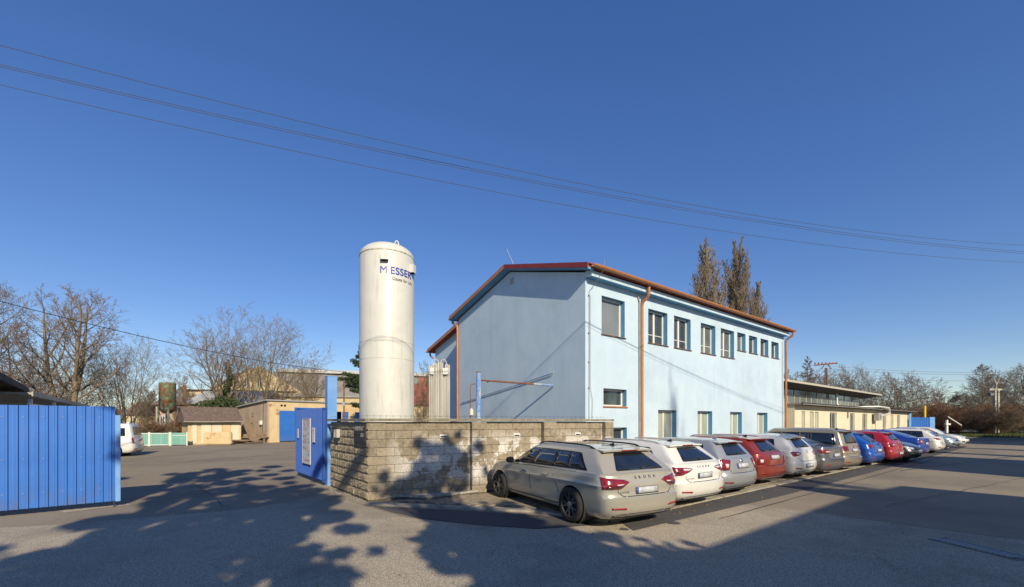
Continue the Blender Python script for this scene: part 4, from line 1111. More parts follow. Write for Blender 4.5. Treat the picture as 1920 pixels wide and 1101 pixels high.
        if P.get('exhaust'):
            for sg in (1, -1): s.decal('exhaust_trim', rounded([(sg*.44, .245), (sg*.70, .255), (sg*.66, .29), (sg*.46, .285)], .015), 'B', M['chrome'], .012, .08)
        for tx in P.get('texts', []): s.text(tx[0], tx[1], tx[2], tx[3], M[tx[4]], space=tx[5])
        # spoiler lip over the rear window, high brake lamp, wiper
        if P.get('spoiler', 1):
            x0 = P['rw'][-1][1]; z0 = s.roof(x0)+.02; w = P['wr']*.96
            sp = MB(); n = 10; 
            for k in range(n+1):
                y = -w + 2*w*k/n; q = 1-(abs(y)/w)**3
                sp.v += [(x0+.16, y, z0+.004+.012*q-.0), (x0-.10-.03*q, y, z0-.022+.012*q), (x0-.10-.03*q, y, z0-.052+.012*q), (x0+.10, y, z0-.055)]
            for k in range(n):
                a = 4*k; c = 4*k+4
                for i in range(4): j = (i+1) % 4; sp.f.append((a+i, a+j, c+j, c+i))
            sp.f += [(0, 3, 2, 1), (4*n, 4*n+1, 4*n+2, 4*n+3)]
            o = sp.build('spoiler', s.paint, s.t); bv = bmesh.new(); bv.from_mesh(o.data); bmesh.ops.recalc_face_normals(bv, faces=bv.faces); bv.to_mesh(o.data); bv.free(); shade(o.data, 50)
            MB().box(x0-.137, x0-.12, -.19, .19, z0-.038, z0-.018).build('high_brake_lamp', M['lampred'], o)
        if P.get('wiper', 1):
            zc = P['rwin'][0][1]+.03; h, n = s.cast('B', 0, zc-.01)
            h2, n2 = s.cast('B', -.38, zc+.035)
            MB().tube([h+n*.015, h.lerp(h2, .5)+n*.04, h2+n2*.015], [.02, .010, .007], 6).build('rear_wiper', M['blackplastic'], s.t)
        if P.get('badge', 1): s.decal('badge', rounded([(-.045, P['badge_z']-.045), (.045, P['badge_z']-.045), (.045, P['badge_z']+.045), (-.045, P['badge_z']+.045)], .04), 'B', M['chrome'], .008, .05)
    def front(s):
        P = s.P; z = P.get('hz', .66)
        for sg in (1, -1):
            s.decal('headlamp', rounded([(sg*.50, z-.03), (sg*.52, z+.05), (sg*.80, z+.09), (sg*1.02, z+.14), (sg*.98, z+.02), (sg*.80, z-.04)], .02), 'F', M['headlamp'], .006, .06)
            s.decal('fog_lamp_recess', rounded([(sg*.52, .34), (sg*.56, .44), (sg*.80, .46), (sg*.80, .36)], .02), 'F', M['blackplastic'], .006, .08)
        s.decal('grille', rounded([(-.40, z-.06), (.40, z-.06), (.46, z+.05), (-.46, z+.05)], .03), 'F', M['blackgloss'], .006, .08)
        s.decal('lower_grille', rounded([(-.48, .27), (.48, .27), (.42, .42), (-.42, .42)], .03), 'F', M['blackplastic'], .006, .08)
        pl = s.decal('number_plate', [(-.26, .45), (.26, .45), (.26, .56), (-.26, .56)], 'F', M['plate'], .012, .12)
        for sg in (1, -1):
            for k in range(1): s.line('bonnet_joint', [(s.L-.25, sg*.62), (s.L-P['cowl']+.05, sg*.70)], .008, 'T', M['dark'], .0015)
WH = {}
def wheel_meshes(r, st):
    w = .11; prof = [(r-.10, -w+.01), (r-.05, -w), (r-.02, -w+.015), (r-.002, -w+.035), (r, -.03), (r-.006, -.028), (r-.006, -.020), (r, -.018), (r, .018), (r-.006, .02), (r-.006, .028), (r, .03), (r-.002, w-.035), (r-.02, w-.015), (r-.05, w), (r-.10, w-.01)]
    RM = Matrix.Rotation(-math.pi/2, 4, 'X')
    b = MB(); b.lathe(prof, 40, RM, cap=False); ty = b.mesh('wheel', True); ty.materials.append(M['rubber'])
    ri = r-.098; bar = MB(); b = MB()
    (bar if st == 0 else b).lathe([(ri, -.09), (ri, .098), (ri-.012, .102), (ri-.02, .09), (ri-.022, -.09)], 40, RM, cap=False)
    ns = {0: 5, 1: 5, 2: 7, 3: 9}[st]
    for k in range(ns):
        a0 = 2*math.pi*k/ns
        for da in ((-.17, .17) if st in (0, 1) else (0,)):
            th = .011 if st in (0, 1) else (.028 if st == 2 else .018)
            pr = [(.05, .07), (ri*.55, .082), (ri-.01, .088)]; vs = []; fs = []
            for i, (q, y) in enumerate(pr):
                a = a0 + da*(.55+.55*i); n_ = (-math.sin(a), math.cos(a)); c = (q*math.cos(a), q*math.sin(a)); t_ = th*(1.15 if i == 0 else 1)
                vs += [(c[0]+n_[0]*t_, y-.03, c[1]+n_[1]*t_), (c[0]+n_[0]*t_*.7, y, c[1]+n_[1]*t_*.7), (c[0]-n_[0]*t_*.7, y, c[1]-n_[1]*t_*.7), (c[0]-n_[0]*t_, y-.03, c[1]-n_[1]*t_)]
            for i in range(2):
                for j in range(4): jj = (j+1) % 4; fs.append((4*i+j, 4*i+jj, 4*i+4+jj, 4*i+4+j))
            b.add(vs, fs)
    b.lathe([(.062, .03), (.062, .078), (.03, .088), (.002, .088)], 16, RM, cap=False)
    rim = b.mesh('rim', True); rim.materials.append(M['rim'] if st != 1 else M['rimface'])
    b = bar; b.lathe([(.001, .02), (ri-.03, .02), (ri-.03, -.02), (.001, -.02)], 24, RM, cap=False); d = b.mesh('brake_disc'); d.materials.append(M['blackplastic'])
    return ty, rim, d
M['rimface'] = mat('black_and_cut_alloy', (.02,.02,.022), (.50,.50,.50), 30, .35, metal=.6, lo=.45, hi=.5)

FR = [(.19,.16),(.28,.06),(.42,.01),(.55,.0),(.70,.05),(.85,.10),(.97,.14)]
ESTATE = dict(L=4.86, W=.935, H=1.48, belt=[(0,1.0),(1.0,1.0),(3.4,.95),(4.1,.86),(4.86,.70)], roof=[(.3,1.37),(1.0,1.425),(2.2,1.445),(3.0,1.42),(3.6,1.33)],
  rear=[(.19,.17),(.26,.07),(.34,.02),(.46,.0),(.585,.0),(.60,.035),(.66,.06),(.80,.055),(.88,.085),(.97,.12)], front=FR, deck=.15, cowl=1.33, wst=2.12, wr=.61,
  rw=[(0,.15),(1,.60)], wr_r=.335, xw=(1.02, 3.86), rails='blackgloss', rimstyle=0, chromeh=1,
  dlo=dict(x=(.66,3.28,.98,2.62), pillars=[(1.22,1.27),(1.70,1.66),(2.45,2.30)], top=.085),
  rwin=[(-.66,1.045),(.66,1.045),(.54,1.335),(-.54,1.335)],
  seams=[[(2.45,.98),(2.46,.75),(2.42,.30)], [(3.45,.93),(3.50,.7),(3.42,.30)], [(1.62,.98),(1.60,.85),(1.45,.62),(1.42,.52)], [(.9,.985),(2.4,.965),(3.5,.93)], [(1.42,.30),(3.42,.30)]],
  handles=[1.82, 2.66], plate=.70,
  lamps=[('tail_lamp', [(.40,.855),(.52,.90),(.80,.925),(1.16,.95),(1.10,.74),(.80,.735),(.60,.745),(.50,.80)], 'lampred'), ('lamp_insert', [(.50,.81),(.58,.80),(.82,.795),(1.00,.79),(.98,.755),(.80,.75),(.62,.76)], 'lampdark'), ('lamp_insert', [(.52,.83),(.60,.825),(.70,.82),(.66,.80),(.56,.805)], 'lampwhite')],
  tailseams=[[(0,.605),(.55,.61),(.66,.68),(.67,.74)], [(.62,1.02),(.60,.93)]], badge=0,
  texts=[('SKODA', .075, .0, .905, 'blackgloss', 2.6), ('SUPERB', .05, .52, .665, 'chrome', 1.1)], exhaust=1)
def var(base, **k):
    d = dict(base); d.update(k); return d
def scaleL(P, L):
    k = L/P['L']; d = dict(P); d['L'] = L
    d['belt'] = [(a*k, b) for a, b in P['belt']]; d['roof'] = [(a*k, b) for a, b in P['roof']]; d['xw'] = tuple(x*k for x in P['xw']); d['seams'] = [[(a*k, b) for a, b in l] for l in P['seams']]
    d['handles'] = [x*k for x in P['handles']]; dl = dict(P['dlo']); dl['x'] = tuple(x*k for x in dl['x']); dl['pillars'] = [(a*k, b*k) for a, b in dl['pillars']]; d['dlo'] = dl
    d['cowl'] = P['cowl']*k; d['wst'] = P['wst']*k; return d
OCT = scaleL(var(ESTATE, texts=[('SKODA', .07, .0, .905, 'blackgloss', 2.4), ('OCTAVIA', .045, .52, .665, 'chrome', 1.1)], plate=.735, rails='alu', rimstyle=2, exhaust=0,
  lamps=[('tail_lamp', [(.42,.885),(.52,.915),(.80,.93),(1.14,.94),(1.06,.76),(.80,.765),(.58,.82)], 'lampred'), ('lamp_insert', [(.46,.885),(.54,.90),(.74,.905),(.72,.86),(.56,.855)], 'lampwhite'), ('lamp_insert', [(.82,.82),(1.02,.86),(1.0,.80),(.84,.79)], 'lampdark')], chrome=1), 4.69)
HATCH = dict(L=4.0, W=.87, H=1.45, belt=[(0,.98),(1.0,.97),(2.8,.93),(3.4,.86),(4.0,.70)], roof=[(.2,1.37),(.9,1.44),(1.8,1.455),(2.5,1.42),(3.0,1.34)],
  rear=[(.19,.15),(.28,.05),(.40,.0),(.56,.0),(.62,.03),(.75,.05),(.90,.09),(.97,.12)], front=FR, deck=.14, cowl=1.05, wst=1.75, wr=.58, rw=[(0,.14),(1,.46)], wr_r=.31, xw=(.72, 3.18), rimstyle=2,
  dlo=dict(x=(.62,2.78,.72,2.2), pillars=[(1.1,1.05),(1.85,1.78)], top=.08), rwin=[(-.56,1.06),(.56,1.06),(.50,1.35),(-.50,1.35)],
  seams=[[(1.9,.96),(1.9,.7),(1.86,.30)], [(2.85,.92),(2.88,.7),(2.8,.30)], [(1.15,.96),(1.12,.8),(1.05,.55)], [(.8,.95),(1.9,.93),(2.85,.9)]], handles=[1.35, 2.1], plate=.80, badge_z=.93,
  lamps=[('tail_lamp', rounded([(.50,.96),(.78,.985),(.98,.98),(.90,.70),(.62,.71)], .03), 'lampred'), ('lamp_insert', rounded([(.60,.86),(.74,.87),(.72,.78),(.64,.77)], .02), 'lampwhite')], tailseams=[[(0,.62),(.50,.63),(.60,.72)]])
OCT1 = scaleL(var(ESTATE, W=.87, H=1.46, belt=[(0,.97),(1.0,.97),(3.4,.93),(4.1,.88),(4.86,.72)], rails='alu', rimstyle=2, chromeh=0, wr_r=.315, plate=.86, texts=[], badge=0, exhaust=0, wr=.60,
  rear=[(.19,.15),(.28,.05),(.40,.0),(.60,.0),(.63,.05),(.85,.07),(.97,.12)], rwin=[(-.60,1.03),(.60,1.03),(.52,1.33),(-.52,1.33)],
  lamps=[('tail_lamp', rounded([(.60,.88),(.80,.90),(1.0,.90),(.98,.66),(.62,.66)], .04), 'lampred'), ('lamp_insert', rounded([(.66,.81),(.84,.82),(.84,.72),(.66,.72)], .03), 'lampwhite')],
  tailseams=[[(0,.62),(.52,.63),(.57,.75),(.56,.95)]]), 4.51)
I30 = scaleL(var(HATCH, W=.9, H=1.45, rimstyle=2, plate=.48, wr_r=.32, lamps=[('tail_lamp', rounded([(.42,.90),(.60,.94),(.85,.95),(1.06,.93),(.98,.80),(.75,.79),(.55,.82)], .04), 'lampred'), ('lamp_insert', rounded([(.5,.89),(.7,.90),(.7,.85),(.55,.85)], .01), 'lampwhite')]), 4.34)
SEDAN = var(ESTATE, L=4.87, W=.93, H=1.46, belt=[(0,1.0),(.5,1.04),(1.0,1.0),(3.4,.95),(4.1,.86),(4.87,.70)], roof=[(.5,1.28),(1.3,1.40),(2.2,1.44),(3.0,1.42),(3.6,1.33)], deck=.42, rw=[(0,.45),(.5,.85),(1,1.45)], rails=None, spoiler=0, wiper=0,
  dlo=dict(x=(.95,3.28,1.55,2.62), pillars=[(1.45,1.62),(2.4,2.28)], top=.08), rwin=[(-.58,1.12),(.58,1.12),(.50,1.34),(-.50,1.34)], plate=.74, rimstyle=2, badge=1, badge_z=.90, texts=[], exhaust=0,
  lamps=[('tail_lamp', rounded([(.38,.89),(.60,.93),(.85,.95),(1.20,.94),(1.08,.82),(.75,.81),(.5,.83)], .03), 'lampred'), ('lamp_insert', rounded([(.45,.88),(.78,.90),(.76,.86),(.52,.85)], .01), 'lampwhite')])
SEDAN['rear'] = [(.19,.15),(.28,.05),(.42,.0),(.60,.0),(.64,.03),(.85,.05),(.97,.06)]
LIFT = var(SEDAN, lamps=[('tail_lamp', rounded([(.56,.96),(.80,.97),(1.02,.96),(1.0,.74),(.64,.74)], .04), 'lampred'), ('lamp_insert', rounded([(.64,.88),(.80,.89),(.80,.82),(.66,.82)], .02), 'lampwhite')])
MPV = scaleL(var(ESTATE, zs=.90, W=.90, H=1.70, belt=[(0,1.05),(1.0,1.05),(3.4,1.0),(4.1,.92),(4.86,.72)], roof=[(.1,1.62),(.8,1.67),(2.2,1.69),(3.2,1.66),(3.8,1.5)], rw=[(0,.15),(1,.33)], wst=1.95, cowl=1.10, wr=.66, rails='alu', chromeh=0,
  dlo=dict(x=(.42,3.55,.52,2.8), pillars=[(1.3,1.3),(1.72,1.70),(2.6,2.55)], top=.11), rwin=[(-.62,1.13),(.62,1.13),(.56,1.56),(-.56,1.56)], plate=.86, texts=[], badge=1, badge_z=1.0, exhaust=0, rimstyle=2,
  lamps=[('tail_lamp', rounded([(.52,1.02),(.80,1.04),(1.02,1.02),(.98,.84),(.56,.84)], .05), 'lampred'), ('lamp_insert', rounded([(.6,.94),(.8,.95),(.8,.90),(.62,.90)], .01), 'lampdark')]), 4.72)
SCALA = scaleL(var(HATCH, W=.895, H=1.47, rw=[(0,.16),(1,.78)], chrome=1, rimstyle=2, wr_r=.33, plate=.70, badge=0, texts=[('SKODA', .06, 0, .93, 'blackgloss', 2.2)],
  lamps=[('tail_lamp', rounded([(.42,.95),(.82,.97),(1.02,.97),(.86,.80),(.72,.80)], .01), 'lampred')], rwin=[(-.58,1.04),(.58,1.04),(.50,1.34),(-.50,1.34)]), 4.36)
COR = scaleL(var(HATCH, W=.895, H=1.43, rw=[(0,.18),(1,.72)], rimstyle=1, plate=.62, lamps=[('tail_lamp', rounded([(.30,.87),(.60,.93),(.85,.96),(1.16,.96),(1.02,.86),(.75,.83),(.5,.83)], .01), 'lampred')], rwin=[(-.56,1.04),(.56,1.04),(.48,1.31),(-.48,1.31)]), 4.37)
P_GREY = carpaint('warm_grey_paint', (.40,.38,.315), .2, .30)
P_WHITE = carpaint('white_paint', (.72,.71,.66)); P_SILV = carpaint('silver_paint', (.40,.42,.43), .45, .34); P_RED = carpaint('rust_red_paint', (.25,.032,.018), .15)
P_GRAPH = carpaint('graphite_paint', (.15,.15,.155), .4); P_BEIGE = carpaint('beige_metallic_paint', (.36,.31,.23), .45, .36); P_BLUE = carpaint('racing_blue_paint', (.012,.09,.42), .2)
P_CRIM = carpaint('crimson_paint', (.34,.015,.02)); P_BLACK = carpaint('black_paint', (.012,.015,.022)); P_BLUE2 = carpaint('deep_blue_paint', (.015,.06,.36), .2); P_SILV2 = carpaint('pale_blue_silver_paint', (.30,.37,.44), .5)
CG = 'cars parked nose-in along the building'
H0 = Vector((-.56, .828, 0)); H1 = Vector((-.482, .876, 0))
def RC(px, py, h=.30): p = G(px, py, h); p.z = 0; return p
cars = [
 ('parked_car', 'warm grey estate car with black roof rails, nearest in the row beside the block wall', ESTATE, P_GREY, Vector((2.36, 7.33, 0)), H1, 0),
 ('parked_car', 'white estate car with wide red lamps, second in the row behind the grey estate', OCT, P_WHITE, RC(1327, 927), H0, 0),
 ('parked_car', 'small silver hatchback between the white estate and the rust-red estate', HATCH, P_SILV, RC(1398, 909), H0, 0),
 ('parked_car', 'rust-red older estate car with silver roof rails and white lamp inserts', OCT1, P_RED, RC(1459, 892), H0, 0),
 ('parked_car', 'white hatchback with slim red lamps between the rust-red estate and graphite saloon', I30, P_WHITE, RC(1519, 882), H0, 0),
 ('parked_car', 'graphite grey saloon with long red lamps beside the beige people carrier', SEDAN, P_GRAPH, RC(1572, 876.5), H0, 0),
 ('parked_car', 'tall beige metallic people carrier with roof rails beside the graphite saloon', MPV, P_BEIGE, RC(1608, 869), H0, 0),
 ('parked_car', 'bright blue hatchback with triangular red lamps beside the beige people carrier', SCALA, P_BLUE, RC(1652, 862), H0, 0),
 ('parked_car', 'crimson red hatchback between two blue cars', I30, P_CRIM, RC(1690, 857), H0, 0),
 ('parked_car', 'black car parked with its bonnet facing the road between red and blue cars', HATCH, P_BLACK, RC(1728, 855), -H0, 1),
 ('parked_car', 'deep blue fastback car with block-shaped red lamps behind the black car', LIFT, P_BLUE2, RC(1740, 847), H0, 0),
 ('parked_car', 'white hatchback with thin pointed red lamps beside the deep blue fastback', COR, P_WHITE, RC(1770, 841), H0, 0),
 ('parked_car', 'pale silver-blue car facing the road between two white cars', SEDAN, P_SILV2, RC(1800, 835), -H0, 1),
 ('parked_car', 'white car facing the road at the far end of the row', I30, P_WHITE, RC(1817, 830.5), -H0, 1)]
for nm, lb, P_, pt, pos, hd, out in cars:
    c = Car(nm, lb, P_, pt, pos, hd, CG, bool(out)); c.windows(); c.rear()
    if out: c.front()
VAN = scaleL(var(ESTATE, W=.89, H=1.82, cat='van', belt=[(0,1.10),(1.0,1.10),(3.6,1.05),(4.2,.95),(4.86,.75)], roof=[(0,1.76),(.8,1.80),(2.2,1.82),(3.2,1.80),(3.9,1.6)], rw=[(0,.12),(1,.24)], deck=.12, wst=1.9, cowl=1.05, wr=.70, rails=None, chromeh=0, spoiler=0,
  rear=[(.19,.14),(.28,.05),(.40,.0),(.60,.0),(.63,.04),(.85,.06),(.97,.09)], dlo=dict(x=(.50,3.75,.52,3.0), pillars=[(1.5,1.5),(2.6,2.55)], top=.22), rwin=[(-.60,1.18),(.60,1.18),(.58,1.62),(-.58,1.62)], plate=.9, texts=[], badge=0, exhaust=0, wiper=0,
  lamps=[('tail_lamp', rounded([(.72,1.02),(.95,1.02),(.95,.72),(.72,.72)], .05), 'lampred')]), 4.4)
c = Car('parked_van', 'white van with its rear end showing beyond the blue sheet gate', VAN, P_WHITE, Vector((-20.15, 23.2, 0)), Vector((-.86, -.40, 0)), None); c.windows(); c.rear()
# ------------------------------------------------------------------ other buildings
def simple_window(parent, x0, x1, z0, z1, y, m='pane', fr=.05, framem='white_pvc', sillm='greytrim', mull=True):
    b = MB(); b.box(x0, x0+fr, y-.045, y-.004, z0, z1).box(x1-fr, x1, y-.045, y-.004, z0, z1).box(x0+fr, x1-fr, y-.045, y-.004, z0, z0+fr).box(x0+fr, x1-fr, y-.045, y-.004, z1-fr, z1)
    if mull: b.box((x0+x1)/2-fr/2, (x0+x1)/2+fr/2, y-.045, y-.004, z0+fr, z1-fr)
    f = b.build('window', M[framem], parent); MB().box(x0+fr, x1-fr, y-.025, y-.015, z0+fr, z1-fr).build('pane', M[m], f)
    MB().box(x0-.05, x1+.05, y-.14, y-.046, z0-.05, z0-.01).build('sill', M[sillm], f); return f
# low cream building continuing the street line
CA, CB = Vector((PX(1490, 27.9), 27.9, 0)), Vector((PX(1706, 50.5), 50.5, 0))
dC = (CB-CA).normalized(); LC = (CB-CA).length
cb = thing('cream_building', 'long single-storey cream building with raised glazed roof strip and metal duct', 'building', CA, math.atan2(dC.y, dC.x))
def cx(px): k = (px-HX)/F; return (k*CA.y - CA.x)/(dC.x - k*dC.y)
wins = [(1503, 1509.5, 'p'), (1518.5, 1526, 'p'), (1528, 1535, 'p'), (1556, 1569, 'd'), (1593.5, 1602.5, 'd'), (1617, 1626, 'd'), (1655, 1661.5, 'd'), (1670, 1675, 'p'), (1682, 1687.5, 'd')]
ops = [(cx(a), cx(b_), 1.05, 2.52, k) for a, b_, k in wins]
b = MB(); facade(b, LC, 2.92, ops)
b.add([(0,0,0),(0,0,2.92),(0,9,2.92),(0,9,0)], [(0,1,2,3)]); b.add([(LC,0,0),(LC,0,2.92),(LC,9,2.92),(LC,9,0)], [(3,2,1,0)]); b.add([(0,9,0),(0,9,2.92),(LC,9,2.92),(LC,9,0)], [(3,2,1,0)][:1])
b.build('wall', M['cream'], cb)
for o in ops:
    f = simple_window(cb, o[0]+.02, o[1]-.02, o[2]+.02, o[3]-.02, .14, 'pane_curtain' if o[4] == 'p' else 'pane', mull=o[4] == 'd')
    rb = MB(); reveal(rb, o, .14); rb.build('reveal', M['yellow'] if False else M['cream'], f)
MB().box(.1, LC-.1, .45, .47, .2, 2.9).build('room_back', M['dark'], cb)
MB().box(-.1, LC+.5, -.42, 9.2, 2.93, 3.05).build('roof', M['grey_roof'], cb)
MB().box(-.1, LC+.5, -.47, -.421, 2.88, 3.07).build('eaves_board', M['roof_dark'], cb)
gt = MB(); half_pipe(gt, 0, LC+.4, -.53, 2.98, .06); gt.build('gutter', M['greytrim'], cb, smooth=True)
MB().box(-2.6, -.02, .4, 6, 0, 3.3).build('side_wall', M['greytrim'], cb)
# raised glazed strip
def cxo(px, yo):
    nC = Vector((-dC.y, dC.x, 0)); o = CA + nC*yo; k = (px-HX)/F; return (k*o.y-o.x)/(dC.x-k*dC.y)
UL = cxo(1653, 1.3) - 1.6; ZU = PZ(740, (CA + Vector((-dC.y, dC.x, 0))*1.3 + dC*(UL+1.6)).y)
MB().box(-3, UL-1.2, 2.6, 8, 3.051, 3.28).build('upstand', M['concrete'], cb)
nb_ = 11
for i in range(nb_):
    x0, x1 = -3 + (UL+1.8)*i/nb_, -3 + (UL+1.8)*(i+1)/nb_
    f = MB().box(x0, x0+.08, 2.62, 2.72, 3.281, ZU-.4).box(x0+.08, x1, 2.62, 2.72, 3.281, 3.33).box(x0+.08, x1, 2.62, 2.72, 3.98, 4.03).build('clerestory_window', M['pole_conc'], cb)
    MB().box(x0+.08, x1, 2.66, 2.68, 3.33, 3.98).build('pane', M['pane_blind'], f); MB().box(x0+.08, x1, 2.66, 2.68, 4.03, ZU-.4).build('pane', M['pane'], f)
    MB().box((x0+x1)/2-.02, (x0+x1)/2+.02, 2.64, 2.70, 3.33, 3.98).build('glazing_bar', M['white_pvc'], f)
MB().extrude_yz([(1.35, ZU-.12), (1.35, ZU), (8.4, ZU+.15), (8.4, ZU-.4), (2.6, ZU-.4)], -3.2, UL+1.6).build('upper_roof', M['roof_dark'], cb)
MB().box(-3.2, UL+1.65, 1.28, 1.345, ZU-.12, ZU+.04).build('upper_roof_edge', M['pole_conc'], cb)
# galvanised duct bending down across the roof
xdct = cxo(1569, 2.3)
MB().tube([(xdct, 2.3, ZU-.3), (xdct, 2.3, 3.5), (xdct+.1, 2.1, 3.22), (xdct+.5, 1.6, 3.16), (cx(1635), -.5, 3.2), (cx(1645), -.85, 3.1), (cx(1645), -.9, 2.6), (cx(1638), -.5, 2.3)], .10, 10).build('duct', M['alu'], cb, smooth=True)
ac = thing('air_conditioner', 'white outdoor air conditioning unit mounted on the cream building wall', 'air conditioner', CA + dC*cx(1637) + Vector((dC.y, -dC.x, 0))*.35 + Vector((0, 0, 1.9)), math.atan2(dC.y, dC.x))
MB().box(-.55, .55, -.18, .18, 0, .72).build('casing', M['greytrim'], ac)
MB().lathe([(.27, 0), (.27, .02)], 20, Matrix.Translation((.15, -.181, .36)) @ Matrix.Rotation(math.pi/2, 4, 'X')).build('fan_grille', M['blackplastic'], ac)
fg = MB()
for k in range(7): fg.box(-.1+k*.085, -.09+k*.085, -.215, -.203, .1, .62)
fg.build('grille_bar', M['white_pvc'], ac)
MB().tube([(-.4, .1, 0), (-.4, .1, -1.9)], .03, 6).build('drain_pipe', M['greytrim'], ac)
for (px_, h_) in ((1588, .35),): MB().box(cx(px_), cx(px_)+.35, -.03, -.001, 2.1, 2.6).build('wall_cabinet', M['wood'], cb)

# blue hoarding and yellow post at the end of the row
ho = thing('hoarding', 'dark blue sheet hoarding at the far end of the cream building', 'fence', Vector((PX(1708, 49.5), 49.5, 0)), .06)
hw = PX(1755, 49.5)-PX(1708, 49.5)
for i in range(3): sheet_panel(ho, hw*.78/3*i, hw*.78/3, 0, 2.3, .25, .1, .04, M['gate_blue'])
MB().box(hw*.78+.01, hw, -.05, .05, 0, 2.33).build('light_panel', M['gate_light'], ho)
MB().box(-.25, -.02, -.06, .06, 0, 2.9).build('post', M['gate_light'], ho)
yp = thing('yellow_post', 'yellow painted pipe post rising above the blue hoarding', 'post', Vector((PX(1740, 50), 50.4, 0)))
MB().lathe([(.13, 0), (.13, 3.6)], 12).build('pipe', M['yellow'], yp); MB().lathe([(.14, 3.6), (.05, 3.68)], 12).build('cap', M['yellow'], yp)
br = thing('white_barrier', 'small white road barrier arm folded at the edge of the thicket', 'barrier', Vector((PX(1775, 52), 52, 0)))
MB().box(-.1, .1, -.1, .1, 0, 2.0).build('post', M['white_pvc'], br); MB().tube([(0, -.15, 2.4), (1.65, -.15, 1.35)], .06, 6).build('arm', M['white_pvc'], br); MB().box(-.25, .3, -.2, .1, 1.4, 1.6).build('counterweight', M['white_pvc'], br)

# beige garage building in the yard
GA = Vector((PX(505, 37), 37, 0)); GB = Vector((PX(451, 40.5), 40.5, 0)); dGw = (GB-GA).normalized(); dGf = Vector((dGw.y, -dGw.x, 0))
if dGf.x < 0: dGf = -dGf
ga = thing('garage_building', 'low beige plastered garage building with blue doors at the back of the yard', 'building', GA, math.atan2(dGf.y, dGf.x))
wl_ = (GB-GA).length
gL = 19.0
def gx(px): k = (px-HX)/F; return (k*GA.y-GA.x)/(dGf.x-k*dGf.y)
gops = [(gx(555), gx(598), .05, 3.0), (gx(629), gx(640), .05, 2.8), (gx(779), gx(858), .0, 2.75)]
b = MB(); facade(b, gL, 3.62, gops); b.build('front_wall', M['yellow_plaster'], ga)
b = MB(); b.extrude_yz([(0.0, 0), (0.0, 3.60), (wl_, 3.15), (wl_, 0)], -.16, -.003); b.build('side_wall', M['pink_plaster'], ga)
MB().extrude_yz([(-.15, 3.63), (-.15, 3.74), (wl_+.15, 3.26), (wl_+.15, 3.16)], -.35, gL+.1).build('roof', M['greytrim'], ga)
MB().box(.1, gL, 1.6, 1.65, .05, 3.1).build('back_wall', M['dark'], ga)
for (a, c, lb) in ((gx(522), gx(551), 'open'), (gx(640), gx(651), ''), (gx(663.5), gx(676), '')):
    dz = MB(); dz.box(a, c, -.22, -.16 if False else -.165, .1, 2.78).build('door', M['gate_blue'], ga)
MB().box(gx(552), gx(556), -.04, -.002, 0, 3.1).build('door_jamb', M['gate_blue'], ga); MB().box(gx(556), gx(598), -.04, -.002, 3.0, 3.1).build('door_lintel', M['gate_blue'], ga); MB().box(gx(779), gx(858), -.05, -.002, 2.75, 2.9).build('door_lintel', M['gate_blue'], ga)
for x_ in (gx(528), gx(534)): MB().lathe([(.10, 0), (.10, .02)], 10, Matrix.Translation((x_, -.002, 3.25)) @ Matrix.Rotation(math.pi/2, 4, 'X')).build('vent_hole', M['dark'], ga)
for (y_, z_) in ((2.8, 2.5), (2.8, 2.25), (3.0, 1.6)): MB().box(-.165, -.161, y_, y_+.25, z_, z_+.07).build('vent_slot', M['dark'], ga)
MB().box(-.35, -.162, .95, 1.2, 1.55, 1.9).build('meter_box', M['white_pvc'], ga)
MB().tube([(-.18, .7, 3.4), (-.18, .75, 2.4), (-.18, .8, 1.9), (-.18, .95, 1.0), (-.18, 1.0, .2)], .02, 5).build('wall_cable', M['wire'], ga)
# brown-tiled shed
SA = Vector((PX(352, 33.5), 33.5, 0)); SB = Vector((PX(452, 36.0), 36.0, 0)); dSh = (SB-SA).normalized()
sh = thing('tiled_shed', 'low cream shed with patched doors and a brown tiled roof', 'shed', SA, math.atan2(dSh.y, dSh.x)); sl_ = (SB-SA).length
MB().box(0, sl_, 0, 3.4, 0, 1.75).build('wall', M['yellow_plaster'], sh)
MB().extrude_yz([(-.35, 1.78), (-.35, 1.86), (1.9, 3.05), (4.0, 1.9), (4.0, 1.78)], -.25, sl_+.1).build('roof', M['brown_tile'], sh)
for r_ in range(9):
    y_ = -.36+r_*.26; MB().box(-.27, sl_+.1, y_, y_+.03, 1.868+r_*.1375, 1.905+r_*.1375).build('tile_course', M['brown_tile'], sh)
gt = MB(); half_pipe(gt, -.3, sl_+.1, -.42, 1.84, .07); gt.build('gutter', M['alu'], sh)
for (a, c, m_) in ((.08, .16, 'cream'), (.24, .42, 'white_pvc'), (.44, .62, 'cream'), (.64, .78, 'yellow_plaster'), (.80, .97, 'white_pvc')): MB().box(sl_*a, sl_*c, -.05, -.002, .08, 1.68).build('door', M[{'white_pvc':'cream'}.get(m_, m_)], sh)
pf = thing('foam_pad', 'yellowed foam pad leaning against the shed doors', 'pad', Vector((PX(409, 33), 33, 0)), .1)
MB().box(-1.0, 1.0, -.15, .15, .05, 1.0).build('pad', M['yellow_plaster'], pf)
pad_me = pf.children[0].data; bv = bmesh.new(); bv.from_mesh(pad_me); bmesh.ops.bevel(bv, geom=bv.edges[:], offset=.06, segments=2, affect='EDGES'); bv.to_mesh(pad_me); bv.free()
be = thing('wooden_bench', 'old dark wooden bench against the beige garage side wall', 'bench', Vector((PX(472, 36.6), 36.6, 0)), .12)
MB().box(-1.3, 1.3, -.3, .3, .42, .5).build('seat', M['wood'], be); MB().box(-1.3, 1.3, .3, .36, .5, .75).build('backrest', M['wood'], be)
for x_ in (-1.1, 1.1): MB().box(x_-.06, x_+.06, -.25, .25, 0, .42).build('leg', M['wood'], be)
